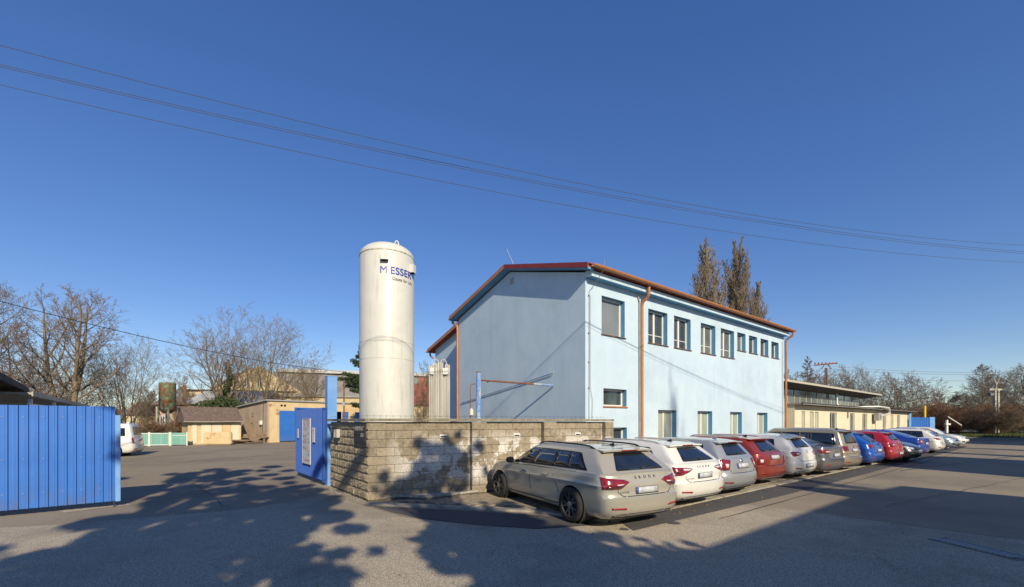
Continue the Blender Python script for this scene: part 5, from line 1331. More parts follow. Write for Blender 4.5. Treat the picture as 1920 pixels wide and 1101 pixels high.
for i in range(7):
    pk = thing('timber_plank', ['dark plank at the left end of the heap by the shed', 'second plank from the left in the heap by the shed', 'plank lying across the middle of the heap by the shed', 'topmost plank of the heap by the shed', 'plank low in the heap before the garage corner', 'plank under the bench end of the heap', 'rightmost plank of the heap, next to the wooden bench'][i], 'plank', Vector((PX(425+i*7, 35.2), 35.2+R.uniform(-.5, .5), .05+.08*(i % 4))), R.uniform(-.3, .35), 'loose planks by the shed')
    MB().box(-1.2, 1.2, -.1, .1, 0, .06).build('plank', M['wood'], pk)
# mint green fence
FA = Vector((PX(258, 31.5), 31.5, 0)); FB = Vector((PX(352, 32.5), 32.5, 0)); dM = (FB-FA).normalized(); fl = (FB-FA).length
mf = thing('board_fence', 'low mint green board fence with white frames at the yard edge', 'fence', FA, math.atan2(dM.y, dM.x))
bd = MB().box(0, .135, -.012, .012, .06, .98).mesh('board'); bd.materials.append(M['greenfence'])
for i in range(int(fl/.145)): link('board', bd, None, mf, (i*.145+.05, R.uniform(-.006, .006), R.uniform(-.01, .01)))
for x_ in (0, fl*.21, fl*.23, fl*.62, fl*.65, fl-.06): MB().box(x_, x_+.06, -.06, -.014, 0, 1.04).build('post', M['white_pvc'], mf)
MB().box(.07, fl*.6, -.045, -.014, .9, .95).box(fl*.7, fl-.07, -.045, -.014, .76, .80).box(.07, fl*.6, -.045, -.014, .05, .1).build('rail', M['white_pvc'], mf)
# rusty cylindrical tank on its frame
oc = Vector((PX(314, 43), 43, 0)); ot = thing('rusty_tank', 'tall rusty green cylindrical tank on a steel frame among bushes', 'tank', oc)
rr = 13/F*43; b = MB(); zt0, zt1 = PZ(768, 43), PZ(719, 43); b.lathe([(rr*.5, zt0-.4), (rr, zt0), (rr, zt1), (rr*.9, zt1+.06)], 28); b.build('shell', M['oldtank'], ot, smooth=True)
for z in (zt0+.8, zt0+1.6): MB().lathe([(rr+.02, z), (rr+.02, z+.07)], 28).build('hoop', M['oldtank'], ot)
for k in range(4):
    a = math.pi/4+math.pi/2*k; MB().box(-.06, .06, -.06, .06, 0, zt0+.3, Matrix.Translation((rr*math.cos(a), rr*math.sin(a), 0))).build('leg', M['greytrim'], ot)
    a2 = a+math.pi/2; MB().tube([(rr*math.cos(a), rr*math.sin(a), .9), (rr*math.cos(a2), rr*math.sin(a2), zt0-.1)], .03, 4).build('brace', M['greytrim'], ot)
# grey sheet-roofed lower block, small house, chimney
def gable_house(name, label, cat, p, rz, L_, W_, H_, RHh, wm, rm, wins=(), over=.3, chim=None):
    t = thing(name, label, cat, p, rz)
    b = MB(); b.extrude_yz([(0, 0), (0, H_), (W_/2, RHh-.02), (W_, H_), (W_, 0)], 0, L_); b.build('wall', M[wm], t)
    s_ = (RHh-H_)/(W_/2)
    MB().extrude_yz([(-over, H_-over*s_+.0), (-over, H_-over*s_+.14), (W_/2, RHh+.14), (W_/2, RHh)], -over, L_+over).build('roof', M[rm], t)
    MB().extrude_yz([(W_+over, H_-over*s_+.0), (W_+over, H_-over*s_+.14), (W_/2+.001, RHh+.14), (W_/2+.001, RHh)], -over, L_+over).build('roof', M[rm], t)
    for (x0, x1, z0, z1) in wins: simple_window(t, x0, x1, z0, z1, -.002, 'pane', .07)
    if chim: MB().box(chim[0], chim[0]+.6, W_/2-.3, W_/2+.3, RHh-.5, RHh+.9).build('chimney', M['brick'], t)
    return t
h1 = gable_house('distant_house', 'small beige house half hidden by bare trees behind the white van', 'house', Vector((PX(236, 62), 62, 0)), .05, 4.0, 5, 3.0, 4.6, 'hall', 'brown_tile', [(.6, 1.4, 1.2, 2.4)])
h2 = gable_house('distant_house', 'old brick hut with brown roof behind the rusty tank', 'house', Vector((PX(292, 50), 50, 0)), .0, 4.2, 4, 3.9, 4.7, 'pink_plaster', 'brown_tile', [(.5, 1.1, 1.5, 2.5)])
h3 = gable_house('low_annex', 'low pink-beige annex with a pale corrugated roof before the yellow hall', 'building', Vector((PX(352, 48), 48, 0)), .02, 8.0, 6, 3.9, 5.3, 'pink_plaster', 'grey_light')
ch = thing('chimney_pipe', 'dark steel flue pipe with a lamp standing beside the yellow hall', 'chimney', Vector((PX(346.5, 54), 54, 0)))
MB().lathe([(.16, 0), (.16, PZ(722, 54))], 10).build('flue', M['rust'], ch); MB().box(-.55, -.2, -.1, .1, PZ(725, 54), PZ(722, 54)).build('lamp', M['greytrim'], ch)
# yellow hall with long grey roof
HA = Vector((PX(397, 66), 66, 0))
ha = thing('yellow_hall', 'large weathered yellow hall with stepped gable and long grey roof', 'building', HA, .30)
Wd = 12.5; Hh = PZ(731, 66); Rh = PZ(686, 68)
b = MB(); b.extrude_xz([(0, 0), (0, Hh), (Wd*.40, Rh-.5), (Wd*.46, Rh-.5), (Wd*.5, Rh), (Wd*.56, Rh-.5), (Wd, Hh), (Wd, 0)], 0, 28); b.build('wall', M['hall'], ha)
RA = .30-math.pi/2
MB().extrude_xz([(-.4, Hh-.2), (-.4, Hh+.0), (Wd*.40, Rh-.4), (Wd*.40, Rh-.6)], -.3, 28.2).build('roof', M['grey_roof'], ha)
MB().box(0, 28, -.3, 9, .0, Hh-.6, Matrix.Translation((Wd+.01, 0, 0))).build('long_wall', M['hall'], ha)
MB().extrude_yz([(-.6, Hh-.9), (-.6, Hh-.7), (9, Rh+.1), (9, Rh-.1)], Wd*.5, Wd+30).build('long_roof', M['grey_roof'], ha)
MB().extrude_yz([(2.3, Hh+.28), (2.3, Hh+.42), (4.6, Hh+1.25), (4.6, Hh+1.11)], Wd*.6, Wd+29).build('roof_light_strip', M['grey_light'], ha)
MB().extrude_yz([(7.8, Rh-.05), (7.8, Rh+.55), (9.2, Rh+.55), (9.2, Rh-.05)], Wd*.6, Wd+29).build('ridge_vent', M['grey_light'], ha)
for x_ in (2.6, 4.4, 6.2, 8.0): simple_window(ha, x_, x_+.7, Hh+.5 if x_ > 3 and x_ < 8 else 3.0, (Hh+.5 if x_ > 3 and x_ < 8 else 3.0)+1.5, -.002, 'pane', .06)
MB().box(-4.2, 0-.01, 1.5, 12, 0, Hh-.15).build('side_block', M['hall'], ha); MB().box(-4.4, Wd*.95, -.25, -.003, Hh-.18, Hh+.0).build('string_course', M['roof_dark'], ha)
MB().box(-4.4, -.02, 1.3, 12, Hh-.14, Hh+.02).build('side_roof', M['roof_dark'], ha)
for x_ in (-3.2, -1.4): simple_window(ha, x_, x_+.8, Hh-2.2, Hh-1.1, 1.498, 'pane_blind', .07)
# red brick house seen between tank and vaporiser
h4 = gable_house('brick_house', 'red brick house with red tiled roof seen between tank and vaporiser', 'house', Vector((PX(770, 52), 50, 0)), .1, 7, 6, 4.0, 6.4, 'yellow_plaster', 'tile', chim=(1.2, 0))
# left building with dark eaves
LA = Vector((-15.2, 12.0, 0)); dLb = Vector((-.703, .711, 0)).normalized()
lb = thing('white_workshop', 'pale workshop with dark overhanging roof and lean-to canopy behind the blue gate', 'building', LA, math.atan2(dLb.y, dLb.x))
ez = PZ(700, 13.9)
MB().box(-4, 13.0, 1.0, 9.0, 0, ez-.12).build('wall', M['wall_shadeblue'], lb)
MB().extrude_yz([(-.1, ez-.02), (-.1, ez+.12), (5, ez+1.3), (10, ez+.1), (10, ez-.02)], -4.4, 13.4).build('roof', M['roof_dark'], lb)
MB().box(-4.4, 13.4, -.16, -.102, ez-.12, ez+.14).build('eaves_board', M['roof_dark'], lb)
for i in range(9): simple_window(lb, -3+i*1.8, -2+i*1.8, 1.2, 2.6, .998, 'pane', .06)
rf = MB()
for i in range(36): rf.box(-4+i*.5, -3.92+i*.5, -.08, 1.0, ez-.11, ez-.03)
tag(rf.build('rafters', M['wood'], lb), kind='stuff')
CP = Vector((-20.5, 18.2, 0)); cn = thing('canopy', 'flat pale sheet-metal canopy beside the workshop behind the blue gate', 'canopy', CP, math.atan2(.80, -.60))
cz = 3.02
MB().extrude_xz([(0, cz+.06), (12.5, cz-.16), (12.5, cz-.25), (0, cz-.03)], 0, 3.6).build('roof', M['pole_conc'], cn)
MB().extrude_xz([(0, cz+.10), (12.6, cz-.12), (12.6, cz-.28), (0, cz-.1)], -.05, -.002).build('fascia', M['pole_conc'], cn)
for x_ in (.3, 4.2, 8.2, 12.1): MB().box(x_, x_+.12, .05, .17, 0, cz-.2).build('post', M['white_pvc'], cn)
MB().box(0, 12.3, .06, .14, cz-.55, cz-.42).build('beam', M['white_pvc'], cn)

# ------------------------------------------------------------------ trees
class Seg:
    def __init__(s): s.a = []; s.b = []; s.ra = []; s.rb = []
    def add(s, p, q, r0, r1): s.a.append(p[:]); s.b.append(q[:]); s.ra.append(r0); s.rb.append(r1)
    def mesh(s, name, n):
        A = np.array(s.a, np.float64).reshape(-1, 3); B = np.array(s.b, np.float64).reshape(-1, 3); d = B-A
        l = np.linalg.norm(d, axis=1, keepdims=True); l[l == 0] = 1; d = d/l
        up = np.where(np.abs(d[:, 2:3]) < .9, np.array([[0, 0, 1.]]), np.array([[1., 0, 0]]))
        u = np.cross(d, up); u /= np.linalg.norm(u, axis=1, keepdims=True); v = np.cross(u, d)
        m = len(A); an = np.arange(n)*2*np.pi/n; c = np.cos(an)[None, :, None]; sn = np.sin(an)[None, :, None]
        off = u[:, None, :]*c + v[:, None, :]*sn
        V = np.concatenate([A[:, None, :] + off*np.array(s.ra)[:, None, None], B[:, None, :] + off*np.array(s.rb)[:, None, None]], axis=1)
        base = (np.arange(m)*2*n)[:, None, None]; k = np.arange(n)
        q = np.stack([k, (k+1) % n, (k+1) % n + n, k+n], axis=1)[None]
        return mesh_np(name, V.reshape(-1, 3), (base+q).reshape(-1, 4))
def rnd_dir(d, ang, rr):
    ax = d.orthogonal().normalized(); ax.rotate(Matrix.Rotation(rr.uniform(0, 6.283), 3, d)); e = d.copy(); e.rotate(Matrix.Rotation(ang, 3, ax)); return e
STY = {   # children per level, angle, length ratio, upward pull, wander, first child, steps, base radius, crown envelope
 'spread': dict(n=[13, 10, 7, 4], ang=[.85, .75, .65, .6], lr=[.62, .44, .46, .5], up=[.01, .10, .06, .03], wig=[.05, .07, .10, .14], t0=[.22, .15, .12, .2], sg=[8, 7, 3, 2, 1], r=.018, env=lambda t: math.sin(math.pi*(.18+.74*t))**.8),
 'multi': dict(n=[14, 10, 6, 4], ang=[.66, .62, .6, .6], lr=[.46, .46, .50, .5], up=[.02, .09, .06, .03], wig=[.035, .05, .09, .12], t0=[.16, .15, .12, .2], sg=[8, 6, 3, 2, 1], r=.010, env=lambda t: math.sin(math.pi*(.2+.68*t))**.8),
 'poplar': dict(n=[55, 11, 7, 4], ang=[.42, .36, .38, .4], lr=[.48, .42, .45, .5], up=[.0, .13, .12, .08], wig=[.015, .03, .05, .08], t0=[.03, .12, .1, .1], sg=[10, 6, 3, 2, 1], r=.011, env=lambda t: (1-.80*t)*min(1, .5+3*t)),
 'conic': dict(n=[64, 12, 7, 3], ang=[1.15, .65, .6, .6], lr=[.38, .50, .50, .45], up=[.0, .025, .02, .0], wig=[.015, .04, .07, .1], t0=[.10, .15, .1, .1], sg=[10, 6, 3, 2, 1], r=.009, env=lambda t: (1.02-.92*t)),
 'layer': dict(n=[36, 13, 9, 4], ang=[1.15, .7, .65, .7], lr=[.44, .50, .48, .45], up=[.0, .05, .04, .02], wig=[.03, .07, .10, .14], t0=[.18, .22, .2, .1], sg=[8, 6, 3, 2, 1], r=.012, env=lambda t: (.9-.45*t)),
 'bush': dict(n=[13, 9, 6, 3], ang=[.65, .6, .6, .6], lr=[.45, .50, .50, .5], up=[.0, .05, .04, .0], wig=[.06, .07, .12, .15], t0=[.06, .1, .1, .1], sg=[6, 5, 3, 2, 1], r=.006, env=lambda t: math.sin(math.pi*(.3+.6*t)))}
FORKS = {'spread': [(-.32, .1, .80), (.24, -.1, .84), (.02, .22, .88)], 'multi': [(-.30, .05, .82), (-.12, -.15, .95), (.03, .12, 1.0), (.18, -.06, .92), (.34, .1, .80), (-.2, .3, .75), (.16, .32, .78)],
         'bush': [(.55*math.cos(k*2.4)*(.3+.7*k/9), .55*math.sin(k*2.4)*(.3+.7*k/9), .95-.25*k/9) for k in range(10)]}
def tree_meshes(seed, H, style, twigr=.008, asp=1.0, levels=4):
    S = STY[style]; rr = random.Random(seed); big, small = Seg(), Seg()
    def grow(p, d, L, r, lev):
        n = S['sg'][lev]; P = [p.copy()]; Rr = [r]; end = .22
        w = S['wig'][min(lev, 3)]; up = S['up'][min(lev, 3)]
        for i in range(n):
            d = (d + Vector((rr.gauss(0, w), rr.gauss(0, w), rr.gauss(0, w*.6) + up))).normalized()
            q = P[-1] + d*(L/n); r1 = max(r*(1-(1-end)*(i+1)/n), twigr*.6)
            (big if lev < 2 else small).add(P[-1], q, Rr[-1], r1); P.append(q); Rr.append(r1)
        if lev >= levels: return
        k = max(2, int(S['n'][lev]*rr.uniform(.8, 1.2)*(.62 if lev == 0 and style == 'multi' else 1)))
        az = rr.uniform(0, 6.28)
        for j in range(k):
            t = S['t0'][lev] + (1-S['t0'][lev])*((j+rr.random())/k); f = min(t*n, n-.001); i = int(f); q = P[i].lerp(P[i+1], f-i); rb = Rr[i]
            dd = (P[i+1]-P[i]).normalized(); ax = dd.orthogonal().normalized(); az += 2.4+rr.uniform(-.5, .5); ax.rotate(Matrix.Rotation(az, 3, dd)); e = dd.copy(); e.rotate(Matrix.Rotation(S['ang'][lev]*rr.uniform(.75, 1.2), 3, ax))
            if lev == 0: l2 = H*S['lr'][0]*S['env'](t)*asp*rr.uniform(.7, 1.15)*(L/H)
            else: l2 = L*S['lr'][lev]*(1.15-.6*t)*rr.uniform(.6, 1.2)
            if q.z < .04*H and style != 'bush': continue
            grow(q, e, l2, max(min(rb*.5, r*.42), twigr), lev+1)
    r0 = H*S['r']
    if style in FORKS:
        if style != 'bush' : 
            big.add(Vector((0, 0, 0)), Vector((0, 0, H*.06)), r0*1.5, r0*1.2)
        for (dx, dy, l) in FORKS[style]:
            dx *= asp; dy *= asp; grow(Vector((dx*.12*H*.2, dy*.12*H*.2, H*.05 if style != 'bush' else 0)), Vector((dx+rr.uniform(-.05, .05), dy+rr.uniform(-.05, .05), 1)).normalized(), H*l*rr.uniform(.92, 1.03), r0*(.9 if style == 'spread' else .8), 0)
    else: grow(Vector((0, 0, 0)), Vector((rr.uniform(-.03, .03), rr.uniform(-.03, .03), 1)).normalized(), H, r0, 0)
    return big.mesh('trunk', 7), small.mesh('crown', 3)
TM = {}
def unit_meshes(style, seed, twigr, asp):
    key = (style, seed, twigr, asp)
    if key not in TM:
        a, b = tree_meshes(seed, 10.0, style, twigr=twigr, asp=asp); shade(a, 60)
        v = arr(b)[0]; zt = float(v[:, 2].max()); lo, hi = np.percentile(v[:, 0], [1, 99]); l2, h2 = np.percentile(v[:, 1], [1, 99])
        TM[key] = (a, b, zt, float(max(hi-lo, h2-l2)))
    return TM[key]
NAT = {'spread': .75, 'multi': .62, 'poplar': .21, 'conic': .52, 'layer': .50, 'bush': .70}
def arr(me):
    v = np.empty(len(me.vertices)*3, np.float32); me.vertices.foreach_get('co', v); l = np.empty(len(me.loops), np.int32); me.loops.foreach_get('vertex_index', l); return v.reshape(-1, 3), l.reshape(-1, 4)
def tree(label, px, Y, top, wpx, style, seed, bark='bark', twig='twig', rz=0, name='bare_tree', cat='tree', group=None, tw=None, loc=None, H=None, W=None):
    """a tree whose top stands at photo height `top` and whose crown is `wpx` photo pixels wide at distance Y"""
    H = H or PZ(top, Y); W = W or wpx/F*Y; k = H/10
    tw = tw or Y*.00022/k; tw = min((.008, .012, .016, .022, .03), key=lambda q: abs(q-tw)); asp = min((.7, 1.0, 1.4, 1.9), key=lambda q: abs(q-W/H/NAT[style])); a, b, zt, wd = unit_meshes(style, seed, tw, asp); s = min(max(W/wd, .7*H/zt), 1.45*H/zt)
    t = thing(name, label, cat, loc if loc is not None else at(px, Y), rz, group); t.scale = (s, s, H/zt)
    for nm_, me_, m_ in (('trunk', a, M[bark]), ('crown', b, M[twig])):
        if not me_.materials: me_.materials.append(m_)
        o = link(nm_, me_, None, t); o.material_slots[0].link = 'OBJECT'; o.material_slots[0].material = m_
    return t
def leafcloud(blobs, n, size, seed, sag=0):
    """many small leaf faces spread through ellipsoid clumps"""
    g = np.random.default_rng(seed); vol = np.array([b[3]**2*b[4] for b in blobs]); idx = g.choice(len(blobs), n, p=vol/vol.sum())
    B = np.array(blobs)[idx]; d = g.normal(size=(n, 3)); d /= np.linalg.norm(d, axis=1, keepdims=True); rad = g.random(n)[:, None]**.45
    c = B[:, :3] + d*rad*np.stack([B[:, 3], B[:, 3], B[:, 4]], 1)
    a = g.normal(size=(n, 3)); a /= np.linalg.norm(a, axis=1, keepdims=True); b = np.cross(a, g.normal(size=(n, 3))); b /= np.linalg.norm(b, axis=1, keepdims=True)
    s = (size*g.uniform(.6, 1.4, n))[:, None]
    V = np.stack([c-a*s-b*s*.35, c+a*s-b*s*.35, c+a*s*.8+b*s*.35, c-a*s*.8+b*s*.35], 1).reshape(-1, 3)
    return mesh_np('foliage', V, np.arange(4*n).reshape(-1, 4))
def at(px, Y): return Vector((PX(px, Y), Y, 0))
tree('huge forked bare tree rising behind the blue gate and canopy', 125, 31, 520, 180, 'spread', 11)
tree('broad many-stemmed bare tree right of the huge forked tree', 240, 36, 622, 165, 'multi', 15, rz=2.2)
tree('reddish layered bare tree at the far left behind the roof', 30, 38, 592, 130, 'layer', 13, 'bark_red', 'twig_red')
tree('dark bare tree cut by the left edge of the picture', -50, 26, 505, 170, 'spread', 11, twig='twig_grey')
tree('low scrubby tree filling the gap behind the canopy', 95, 44, 655, 190, 'bush', 20)
tree('tall bare cluster tree above the beige garage', 486, 47, 572, 190, 'multi', 15)
tree('bare tree with drooping left branches behind the tiled shed', 428, 43, 618, 150, 'spread', 11, rz=2.0)
tree('small rounded bare tree above the garage roof', 566, 46, 678, 92, 'spread', 11, rz=4.0)
tree('bare tree showing between the gas tank and the vaporiser', 797, 44, 672, 60, 'multi', 12, twig='twig_grey')
tree('thin bare tree in the bushes behind the green fence', 283, 62, 722, 60, 'multi', 12, twig='twig_grey', rz=2)
tree('scrubby bare tree right of the rusty tank', 338, 47, 725, 36, 'multi', 12)
tree('thin bare tree beside the flue pipe', 330, 62, 695, 50, 'multi', 12, twig='twig_grey')
for i, (px, tp_, w_, lb_) in enumerate(((262, 785, 40, 'leftmost brown brush, just right of the white van'), (288, 782, 40, 'brown brush behind the middle of the mint green fence'), (314, 788, 36, 'brown brush under the rusty tank'), (338, 768, 36, 'rightmost brown brush, between the rusty tank and the shed'))):
    tree(lb_, px, 36+i, tp_, w_, 'bush', 20, 'bark', 'twig_red' if i % 2 else 'twig', i*1.3, 'brush', 'shrub', 'brush behind the green fence')
# ivy-clad stem
iv = thing('ivy_column', 'upright stem wrapped in dark green ivy before the yellow hall', 'ivy', at(427, 42.5))
ib = [(0+.25*math.sin(k), 0, 1.8+k*.55, .62-.045*k, .5) for k in range(11)]
link('ivy_leaves', leafcloud(ib, 9000, .07, 3), M['ivy'], iv); MB().tube([(0, 0, 0), (0, 0, 8)], [.2, .08], 7).build('trunk', M['bark'], iv)
iv2 = thing('ivy_bush', 'low ivy thicket at the foot of the ivy-clad stem', 'ivy', at(420, 41)); link('foliage', leafcloud([(-1.5, 0, 3.2, 1.2, .7), (0, 0, 3.4, 1.3, .9), (1.4, 0, 3.0, .9, .8)], 5000, .08, 4), M['ivy'], iv2); MB().tube([(0, 0, 0), (0, 0, 3.4)], .1, 6).build('trunk', M['bark'], iv2)
# pine behind the tank
pn = thing('pine_tree', 'dark green pine tree half hidden behind the gas tank', 'tree', at(686, 44)); rr = random.Random(5); pb = []; pbr = MB()
pbr.tube([(0, 0, 0), (.1, 0, 4), (0, 0, 9.2)], [.22, .16, .05], 8)
for k in range(46):
    z = 3.2+k*.135; L_ = (1.0-((z-3.2)/6.6)**1.4)*2.9*rr.uniform(.5, 1.05)+.25; a = rr.uniform(0, 6.28); e = (L_*math.cos(a), L_*math.sin(a), z+.25); pbr.tube([(0, 0, z-.2), e], [.05, .015], 4)
    for q in (.55, .8, 1.0): pb.append((e[0]*q, e[1]*q, z+.05+.2*q, .50*rr.uniform(.6, 1), .24))
link('needles', leafcloud(pb, 16000, .085, 5), M['pine'], pn); pbr.build('trunk', M['bark_red'], pn)
# poplars above the blue roof
def poplar(label, px, Y, top, w, seed, rz=0): return tree(label, px, Y, top, w, 'poplar', seed, 'bark', 'twig_pop', rz, 'poplar_tree', tw=.012)
poplar('taller left bare poplar above the blue building roof', 1343, 62, 446, 78, 31)
poplar('right bare poplar above the blue building roof', 1391, 63, 448, 68, 31, 1.0)
poplar('lower bare poplar between the tall pair above the roof', 1368, 66, 500, 44, 31, 4.0)
poplar('lower bare poplar right behind the tall pair above the roof', 1412, 66, 530, 44, 31, 2.0)
tree('bare conical tree behind the cream building beside the power pole', 1515, 66, 668, 62, 'conic', 41, twig='twig_grey')
tree('broad bare tree behind the raised roof strip', 1600, 62, 680, 100, 'multi', 15, twig='twig_grey')
tree('bare tree behind the steel power pole', 1556, 70, 688, 80, 'spread', 11, twig='twig_red')
tree('low bare tree right of the blue building corner', 1486, 72, 690, 50, 'multi', 12, twig='twig_red', rz=1)
tree('wide bare tree above the end of the cream building', 1690, 56, 695, 122, 'multi', 15, twig='twig_grey')
tree('dark round-topped tree left of the tall conical tree', 1768, 74, 725, 90, 'layer', 13, twig='twig_red')
tree('tall conical bare tree near the concrete power pole', 1842, 70, 682, 92, 'conic', 41, twig='twig_grey')
tree('bare tree directly behind the concrete power pole', 1882, 76, 690, 90, 'multi', 15, twig='twig_grey')
tree('bare tree reaching in at the right edge of the picture', 1955, 52, 675, 120, 'spread', 11, twig='twig_grey', rz=1)
tree('pale slender sapling before the thicket', 1822, 58, 775, 30, 'multi', 12)
tree('bushy tree before the thicket at the right', 1872, 57, 752, 80, 'bush', 20)
# thicket: one mass of brush
tk = thing('thicket', 'wide brown thicket of bare brush along the far right', 'thicket', (0, 0, 0)); sm = Seg(); rr = random.Random(8)
a_, b_ = tree_meshes(51, 5.0, 'bush', twigr=.020, asp=1.5, levels=3)
va_, qa_ = arr(b_); vb_, qb_ = arr(a_); zs_ = 4.6/float(va_[:, 2].max()); va_ = va_*np.array([1.1, 1.1, 1])*zs_; vb_ = vb_*np.array([1.1, 1.1, 1])*zs_
Vt, Qt, o_ = [], [], 0
for i in range(60):
    px = rr.uniform(1712, 2080); Y = rr.uniform(60, 72); c = at(px, Y); s = rr.uniform(.75, 1.15); an = rr.uniform(0, 6.28); cs, sn = math.cos(an), math.sin(an)
    for v_, q_ in ((va_, qa_), (vb_, qb_)):
        w = (v_*s) @ np.array([[cs, sn, 0], [-sn, cs, 0], [0, 0, 1]]) + np.array(c[:]); Vt.append(w); Qt.append(q_+o_); o_ += len(w)
tag(link('brush', mesh_np('brush', np.concatenate(Vt), np.concatenate(Qt)), M['bush'], tk), kind='stuff')
Vt, Qt, o_ = [], [], 0
for i in range(12):
    px = rr.uniform(1470, 1720); Y = rr.uniform(70, 84); c = at(px, Y); s = rr.uniform(.9, 1.2); an = rr.uniform(0, 6.28); cs, sn = math.cos(an), math.sin(an)
    w = (va_*s) @ np.array([[cs, sn, 0], [-sn, cs, 0], [0, 0, 1]]) + np.array(c[:]); Vt.append(w); Qt.append(qa_+o_); o_ += len(w)
tag(link('brush', mesh_np('brush', np.concatenate(Vt), np.concatenate(Qt)), M['twig_red'], tk), kind='stuff')
# far tree line all round the horizon, small and far
fl_ = thing('distant_woods', 'low bare woods on the horizon behind the yard', 'woods', (0, 0, 0)); Vt, Qt, o_ = [], [], 0
for i in range(110):
    px = rr.uniform(-500, 1000) if i < 70 else rr.uniform(1800, 3000); Y = rr.uniform(95, 140) ; c = at(px, Y); s = rr.uniform(1.0, 1.5); an = rr.uniform(0, 6.28); cs, sn = math.cos(an), math.sin(an)
    w = (va_*s) @ np.array([[cs, sn, 0], [-sn, cs, 0], [0, 0, 1]]) + np.array(c[:]); Vt.append(w); Qt.append(qa_+o_); o_ += len(w)
tag(link('woods', mesh_np('woods', np.concatenate(Vt), np.concatenate(Qt)), M['twig_grey'], fl_), kind='stuff')
# grass verge at the right with blades
gv = sheet('verge', [tuple(at(1700, 54)[:2]), tuple(at(1830, 51)[:2]), tuple(at(1935, 45)[:2]), tuple(at(2400, 40)[:2]), tuple(at(2400, 75)[:2]), tuple(at(1700, 75)[:2])], .006, M['earth'])
g = np.random.default_rng(3); n = 30000; px = g.uniform(1800, 2150, n); Y = g.uniform(47, 60, n); X = (px-960)/F*Y
c = np.stack([X, Y, np.full(n, .0)], 1); a = g.uniform(0, 6.28, n); w = .05; hh = g.uniform(.08, .3, n)
keep = (Y > 46 + (1935-px)*.02 + 2)
c, a, hh = c[keep], a[keep], hh[keep]; n = len(c); dx = np.stack([np.cos(a)*w, np.sin(a)*w, np.zeros(n)], 1)
V = np.stack([c-dx, c+dx, c+np.stack([g.normal(0, .05, n), g.normal(0, .05, n), hh], 1)], 1).reshape(-1, 3)
tag(link('grass', mesh_np('grass', V, np.arange(3*n).reshape(-1, 3)), M['grass'], None), kind='stuff')

# ------------------------------------------------------------------ poles and wires
cp = thing('concrete_power_pole', 'pale concrete power pole with V-shaped head at the far right', 'power pole', at(1868, 60))
zt_ = PZ(722, 60); MB().box(-.32, -.12, -.15, .15, 0, zt_-.6).box(.12, .32, -.15, .15, 0, zt_-.6).box(-.3, .3, -.1, .1, zt_-.8, zt_-.5).build('shaft', M['pole_conc'], cp)
MB().tube([(0, 0, zt_-.6), (0, 0, zt_+.1), (-.45, 0, PZ(708, 60))], .09, 6).tube([(0, 0, zt_), (.45, 0, PZ(708, 60))], .09, 6).build('head', M['pole_conc'], cp)
MB().box(-1.0, .9, -.08, .08, PZ(732, 60), PZ(729, 60)).build('crossarm', M['pole_conc'], cp); MB().box(-1.0, -.5, -.2, .2, PZ(742, 60), PZ(737, 60)).build('transformer', M['kerbdark'], cp)
sp_ = thing('steel_power_pole', 'rusty lattice power pole with T-shaped head above the cream building', 'power pole', at(1549, 58))
MB().tube([(-.15, 0, 0), (-.1, 0, PZ(690, 58))], .08, 5).tube([(.25, 0, 0), (.1, 0, PZ(690, 58))], .08, 5).build('shaft', M['rust'], sp_)
MB().tube([(-1.6, 0, PZ(685, 58)), (1.5, 0, PZ(681, 58))], .1, 6).tube([(-.6, 0, PZ(692, 58)), (-.2, 0, PZ(683, 58))], .06, 5).tube([(.7, 0, PZ(692, 58)), (.2, 0, PZ(683, 58))], .06, 5).build('crossarm', M['rust'], sp_)
ins = MB()
for k in range(7): ins.lathe([(.07, 0), (.09, .12), (.04, .25)], 8, Matrix.Translation((-1.5+k*.48, 0, PZ(684, 58)+.08)))
ins.build('insulators', M['brownsill'], sp_)
yp2 = thing('yard_pole', 'slim grey pole beside the beige garage carrying a cable', 'pole', at(645, 30)); MB().lathe([(.06, 0), (.05, PZ(712, 30))], 8).build('shaft', M['rust'], yp2); MB().box(-.09, .09, -.1, .0, 2.9, 3.2).build('junction_box', M['greytrim'], yp2)
M['wire_sky'] = mat('weathered_cable', (.07,.07,.08), None, rough=.7)
def wire(label, A, B, sag, r=.011, m='wire', cat='power line', group=None):
    A, B = Vector(A), Vector(B); n = 48; pts = []
    for k in range(n+1):
        t = k/n; p = A.lerp(B, t); p.z -= sag*4*t*(1-t); pts.append(p)
    b = MB(); b.tube(pts, r, 5); o = b.build('overhead_wire', M[m]); return tag(o, label, cat, group)
def through(pl, pm, pr, hgt=8.0):
    """wire that passes three places in the picture at about one height"""
    h = hgt-CAMH; YL = h*F/(HY-pl[1]); YR = h*F/(HY-pr[1]); L3 = Vector((PX(pl[0], YL), YL, hgt)); R3 = Vector((PX(pr[0], YR), YR, hgt))
    k = (pm[0]-HX)/F; d = R3-L3; t = (k*L3.y-L3.x)/(d.x-k*d.y); Ym = L3.y+d.y*t; zm = PZ(pm[1], Ym); sag = (hgt-zm)/(4*t*(1-t)); return L3, R3, sag
def ext(A, B, sag, f=.55):
    # carry the same curve on beyond both picture edges
    n = 60; pts = []
    for k in range(n+1):
        t = -f+(1+2*f)*k/n; p = A.lerp(B, t); p.z = p.z - sag*4*t*(1-t); pts.append(p)
    return pts
